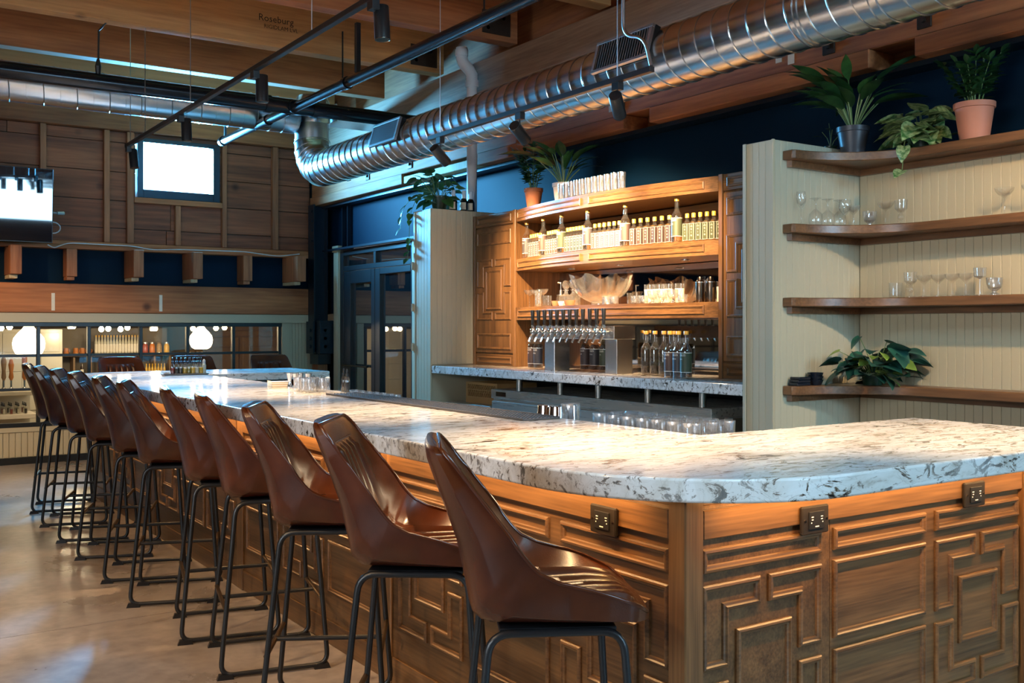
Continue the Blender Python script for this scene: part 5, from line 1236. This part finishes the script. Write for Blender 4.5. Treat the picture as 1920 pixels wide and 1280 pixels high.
t = thing('salt_shaker', 'small glass shaker with white top near the rocks glasses', 'shaker', (2.64, 5.99, TZ_)); B().lathe([(.017, 0), (.018, .05), (.014, .06)], 12).obj('glass_body', 'crystal', t, smooth=40); B().lathe([(.015, .061), (.015, .085), (0, .09)], 12).obj('cap', 'white_paint', t, smooth=40)
for i, y in enumerate((5.80, 5.755)): put(('drop', 'liquid_dark'), dropper('liquid_dark'), (2.665, y, TZ_), ['lone dropper bottle at the inner bar edge, left of two', 'lone dropper bottle at the inner bar edge, right of two'][i])
m_ = thing('bar_mat', 'long grey rubber service mat along the inner bar edge', 'mat', (2.57, 4.60, TZ_))
B().cbox(-.10, .10, -1.03, 1.03, 0, .006, .002).obj('mat', 'rubber_mat', m_)
q = B().box(-.10, -.094, -1.03, 1.03, .006, .011).box(.094, .10, -1.03, 1.03, .006, .011)
for i in range(9):
    for k in range(92): q.box(-.084+i*.02, -.078+i*.02, -1.015+k*.022, -1.009+k*.022, .006, .010)
o = q.obj('nubs', 'rubber_mat', m_); o['kind'] = 'stuff'
# under-bar steel station with glassware
t = thing('underbar_station', 'stainless steel service station behind the bar top', 'counter', (0, 0, 0)); B().box(2.715, 3.14, 2.80, 8.65, .0, .93).obj('body', 'stainless', t); B().cbox(2.71, 3.16, 2.78, 8.68, .932, .955, .003).obj('worktop', 'stainless', t)
B().cbox(2.74, 3.14, 2.83, 3.62, .9555, 1.010, .003).obj('rack_deck', 'stainless', t); B().cbox(2.74, 3.14, 5.45, 6.35, .9555, .972, .003).obj('rack_deck', 'stainless', t); B().cbox(2.74, 3.0, 3.64, 3.98, .9555, .985, .003).obj('rack_deck', 'stainless', t)
for i in range(7):
    for k in range(3): glassware('rocks', (2.80+.092*k, 2.89+i*.092, 1.0105), 'upturned cut rocks glass behind the near bar corner, row %s, %s from the right' % (('one', 'two', 'three')[k], ORD[i]), 'cut rocks glasses behind the bar')
for i in range(7):
    for k in range(2): glassware('rocks', (2.80+.092*k, 5.56+i*.10, .9725), 'cut rocks glass behind the far half of the bar, %s row, %s from the right' % (('front', 'back')[k], ORD[i]), 'cut rocks glasses behind the far bar')
tin = gl('shaker_tin', [(.046, 0), (.044, .005), (.037, .118), (.036, .122), (0, .123)], 'chrome', 22, 'shaker tin')
for x, y, zz, lab in ((2.80, 3.86, .9855, 'upturned steel shaker tin, leftmost behind the bar'), (2.80, 3.765, .9855, 'upturned steel shaker tin beside the mixing glass'), (2.905, 3.80, 1.0, 'upturned steel shaker tin at the back')):
    put('tin', tin, (x, y, .9855), lab)
put('mixg', gl('mixing_glass', [(.042, 0), (.044, .005), (.044, .14), (.042, .14), (.041, .02), (0, .018)], 'crystal', 20, 'glass'), (2.80, 3.668, .9855), 'tall crystal mixing glass beside the shaker tins')

# ================================================================== ROOM NEXT DOOR: LAMPS AND BOTTLES
def pend(label):
    t = thing('onion_pendant', label, 'pendant lamp')
    B().lathe([(0, -.17), (.10, -.168), (.145, -.14), (.172, -.08), (.178, -.02), (.165, .04), (.12, .10), (.075, .145), (.052, .18), (.047, .22), (0, .222)], 28).obj('glass_shade', 'pendant_glow', t, smooth=60)
    B().lathe([(.05, .222), (.05, .25), (.012, .27), (.008, .60)], 12).obj('stem', 'black_metal', t, smooth=40); return t
K = math.atan(1289/1906)
def at(px_, py_, Y):
    k = (px_-960)/1906; a, b_ = math.sin(K)+k*math.cos(K), math.cos(K)-k*math.sin(K); t = Y/b_
    return Vector((a*t, Y, HC+(615-py_)/1906*t))
put('pend', pend, at(54, 640, 13.1), 'glowing onion-shaped glass pendant at the left of the interior window'); put('pend', pend, at(377, 634, 16.0), 'glowing onion-shaped glass pendant behind the second stool of the far bar end')
def bulb(label):
    t = thing('globe_bulb', label, 'light bulb'); B().lathe([(0, -.036), (.02, -.032), (.034, -.012), (.036, 0), (.032, .016), (.018, .034), (.013, .045)], 14).obj('glass_globe', 'bulb_glow', t, smooth=60); B().lathe([(.014, .045), (.014, .075), (.004, .08), (.004, .40)], 8).obj('holder', 'black_metal', t); return t
for i, (bx, by) in enumerate(((2, 615), (18, 613), (190, 617), (203, 616), (226, 617), (239, 614), (362, 616), (378, 614), (405, 615), (421, 614))):
    put('bulb', bulb, at(bx, by, 14.2), 'bare glowing globe bulb, %s from the left along the top of the interior window' % ORD[i], group='globe bulbs in the next room')
for i, (bx, by) in enumerate(((134, 615), (288, 619))):
    t = thing('ceiling_downlight', ['small glowing downlight over the clay mugs', 'small glowing downlight over the colourful jars'][i], 'downlight', at(bx, by, 16.6)); B().lathe([(.06, 0), (.07, .02), (.05, .12), (.01, .13), (.008, .4)], 14).obj('shade', 'white_paint', t, smooth=40); B().lathe([(0, -.01), (.05, -.008), (.055, 0)], 12).obj('lens', 'downlight_glow', t)
    l = bpy.data.lights.new('downlight_beam', 'POINT'); l.energy = 22; l.color = (1, .78, .48); l.shadow_soft_size = .06; o = bpy.data.objects.new('downlight_beam', l); COL.objects.link(o); o.parent = t; o.location = (0, -.2, -.12)
SY = 17.6; s1 = at(200, 663, SY); s2 = at(200, 702, SY)
sv = thing('bottle_shelving', 'two-tier wooden bottle shelving in the next room', 'shelving')
xa, xb = at(68, 663, SY).x, at(318, 663, SY).x
for zz in (s1.z, s2.z): B().cbox(xa, xb, SY-.18, SY+.16, zz-.035, zz, .004).obj('shelf', 'room_wood', sv)
for k in range(9): x = xa+.02+(xb-xa-.06)*k/8; B().box(x, x+.03, SY-.12, SY+.15, s2.z, s1.z-.036).obj('divider', 'room_wood', sv)
B().box(xa, xb, SY+.162, SY+.19, s2.z-.6, s1.z+.42).obj('back_board', 'room_grey', sv); B().box(xa, xb, SY-.10, SY+.16, s2.z-.75, s2.z-.036).obj('cabinet', 'room_wood', sv)
def pale(label):
    t = thing('pale_bottle', label, 'bottle'); B().lathe([(.020, 0), (.022, .005), (.022, .19), (.012, .235), (.009, .25), (.009, .28)], 12).obj('body', 'liquid_clear', t, smooth=40); B().lathe([(.011, .275), (.011, .305), (0, .307)], 10).obj('cap', 'cap_gold', t); B().lathe([(.0225, .03), (.0225, .16)], 10, a0=PI, a1=2*PI).obj('paper_label', 'paper', t); return t
for i in range(15): put('pale', pale, (at(178+i*5.6, 663, SY).x, SY-.08, s1.z+.0005), 'pale labelled bottle in the next room, %s from the left in the lit row' % ORD[i], group='lit bottle row in the next room')
mug = lambda label: (lambda t: (B().lathe([(.036, 0), (.042, .01), (.036, .10), (.032, .10), (.035, .02), (0, .015)], 14).obj('cup', 'mug_orange', t, smooth=40), B().tube([(.035, 0, .08), (.05, -.02, .07), (.05, -.02, .04), (.04, 0, .03)], .005, 6).obj('handle', 'mug_orange', t), t)[-1])(thing('clay_mug', label, 'mug'))
for i, x in enumerate((88, 100, 122, 140, 152, 164)): put('mug', mug, (at(x, 663, SY).x, SY-.08, s1.z+.0005), 'orange clay mug on the shelf next door, %s from the left' % ORD[i], group='clay mugs in the next room')
for i, (x, mm, nn) in enumerate(((270, 'jar_red', 'red'), (283, 'jar_orange', 'orange'), (296, 'jar_nuts', 'nut-filled'), (310, 'jar_yellow', 'yellow'))):
    t = thing('preserving_jar', '%s jar at the right of the lit bottle row next door' % nn, 'jar', (at(x, 663, SY).x, SY-.08, s1.z+.0005)); B().lathe([(.042, 0), (.047, .02), (.045, .12), (.030, .16)], 14).obj('contents', mm, t, smooth=40); B().lathe([(.04, .161), (.04, .185), (0, .187)], 12).obj('lid', 'room_wood' if i == 2 else 'galvanised', t, smooth=40)
amb = lambda label: (lambda t: (B().lathe([(.021, 0), (.022, .09), (.010, .12), (.009, .15)], 10).obj('body', 'liquid_amber', t, smooth=40), B().lathe([(.010, .15), (.010, .17), (0, .172)], 8).obj('cap', 'cap_gold', t), t)[-1])(thing('amber_bottle', label, 'bottle'))
for i in range(7): put('amb', amb, (at(270+i*5.6, 702, SY).x, SY-.155, s2.z+.0005), 'small amber bottle under the jars next door, %s from the left' % ORD[i], group='amber bottles in the next room')
drk = lambda label: (lambda t: (B().lathe([(.024, 0), (.025, .13), (.012, .17), (.010, .2)], 10).obj('body', 'liquid_dark', t, smooth=40), B().lathe([(.0255, .03), (.0255, .10)], 10, a0=PI, a1=2*PI).obj('paper_label', 'paper', t), t)[-1])(thing('dark_bottle', label, 'bottle'))
for i, x in enumerate((80, 88, 103, 150, 226, 234, 243, 254)): put('drk', drk, (at(x, 702, SY).x, SY-.155, s2.z+.0005), 'dark bottle in a cubby next door, %s from the left' % ORD[i], group='dark bottles in the next room')
# counter with taps and dropper bottles at the left
cy = 14.6; c1 = at(30, 733, cy); c2 = at(30, 775, cy)
ct = thing('service_counter', 'pale service counter with taps seen through the lower left panes', 'counter'); xr = at(66, 733, cy).x
B().cbox(xr-1.6, xr, cy-.15, cy+.4, c1.z-.05, c1.z, .004).obj('top', 'label_cream', ct); B().cbox(xr-1.6, xr, cy-.15, cy+.4, c2.z-.06, c2.z, .004).obj('lower_shelf', 'paper', ct); B().box(xr-1.6, xr, cy+.405, cy+.43, c2.z-.7, c1.z+.0).obj('back', 'tile_white', ct)
for i, (x, hh, mm) in enumerate(((7, .32, 'room_wood'), (21, .27, 'mug_orange'), (46, .38, 'mug_orange'))):
    t = thing('tap_handle', ['carved wooden tap handle at the picture edge next door', 'slim orange tap handle next door', 'tall ornate orange tap handle next door'][i], 'tap', (at(x, 733, cy).x, cy, c1.z+.0005)); B().lathe([(.03, 0), (.03, .04), (.012, .05), (.012, .14)], 10).obj('faucet', 'chrome', t, smooth=40); B().lathe([(.012, .14), (.03, .18), (.022, .14+hh*.4), (.035, .14+hh*.75), (.02, .14+hh), (0, .14+hh+.01)], 10).obj('grip', mm, t, smooth=40)
for k in range(3):
    for i in range(8):
        q_ = ['liquid_clear', 'liquid_red', 'liquid_clear', 'liquid_dark'][(i+k) % 4]
        put(('drop', q_), dropper(q_), (xr-.72+i*.085, cy-.08+.12*k, c2.z+.0005+0*k), 'dropper bottle on the lower shelf next door, row %s, %s from the left' % (('one', 'two', 'three')[k], ORD[i]), group='dropper bottles in the next room')
area('next_room_light', (4.2, 15.2, 1.93), (0, .15, -1), 4.5, 3.2, 70, (1.0, .74, .44))
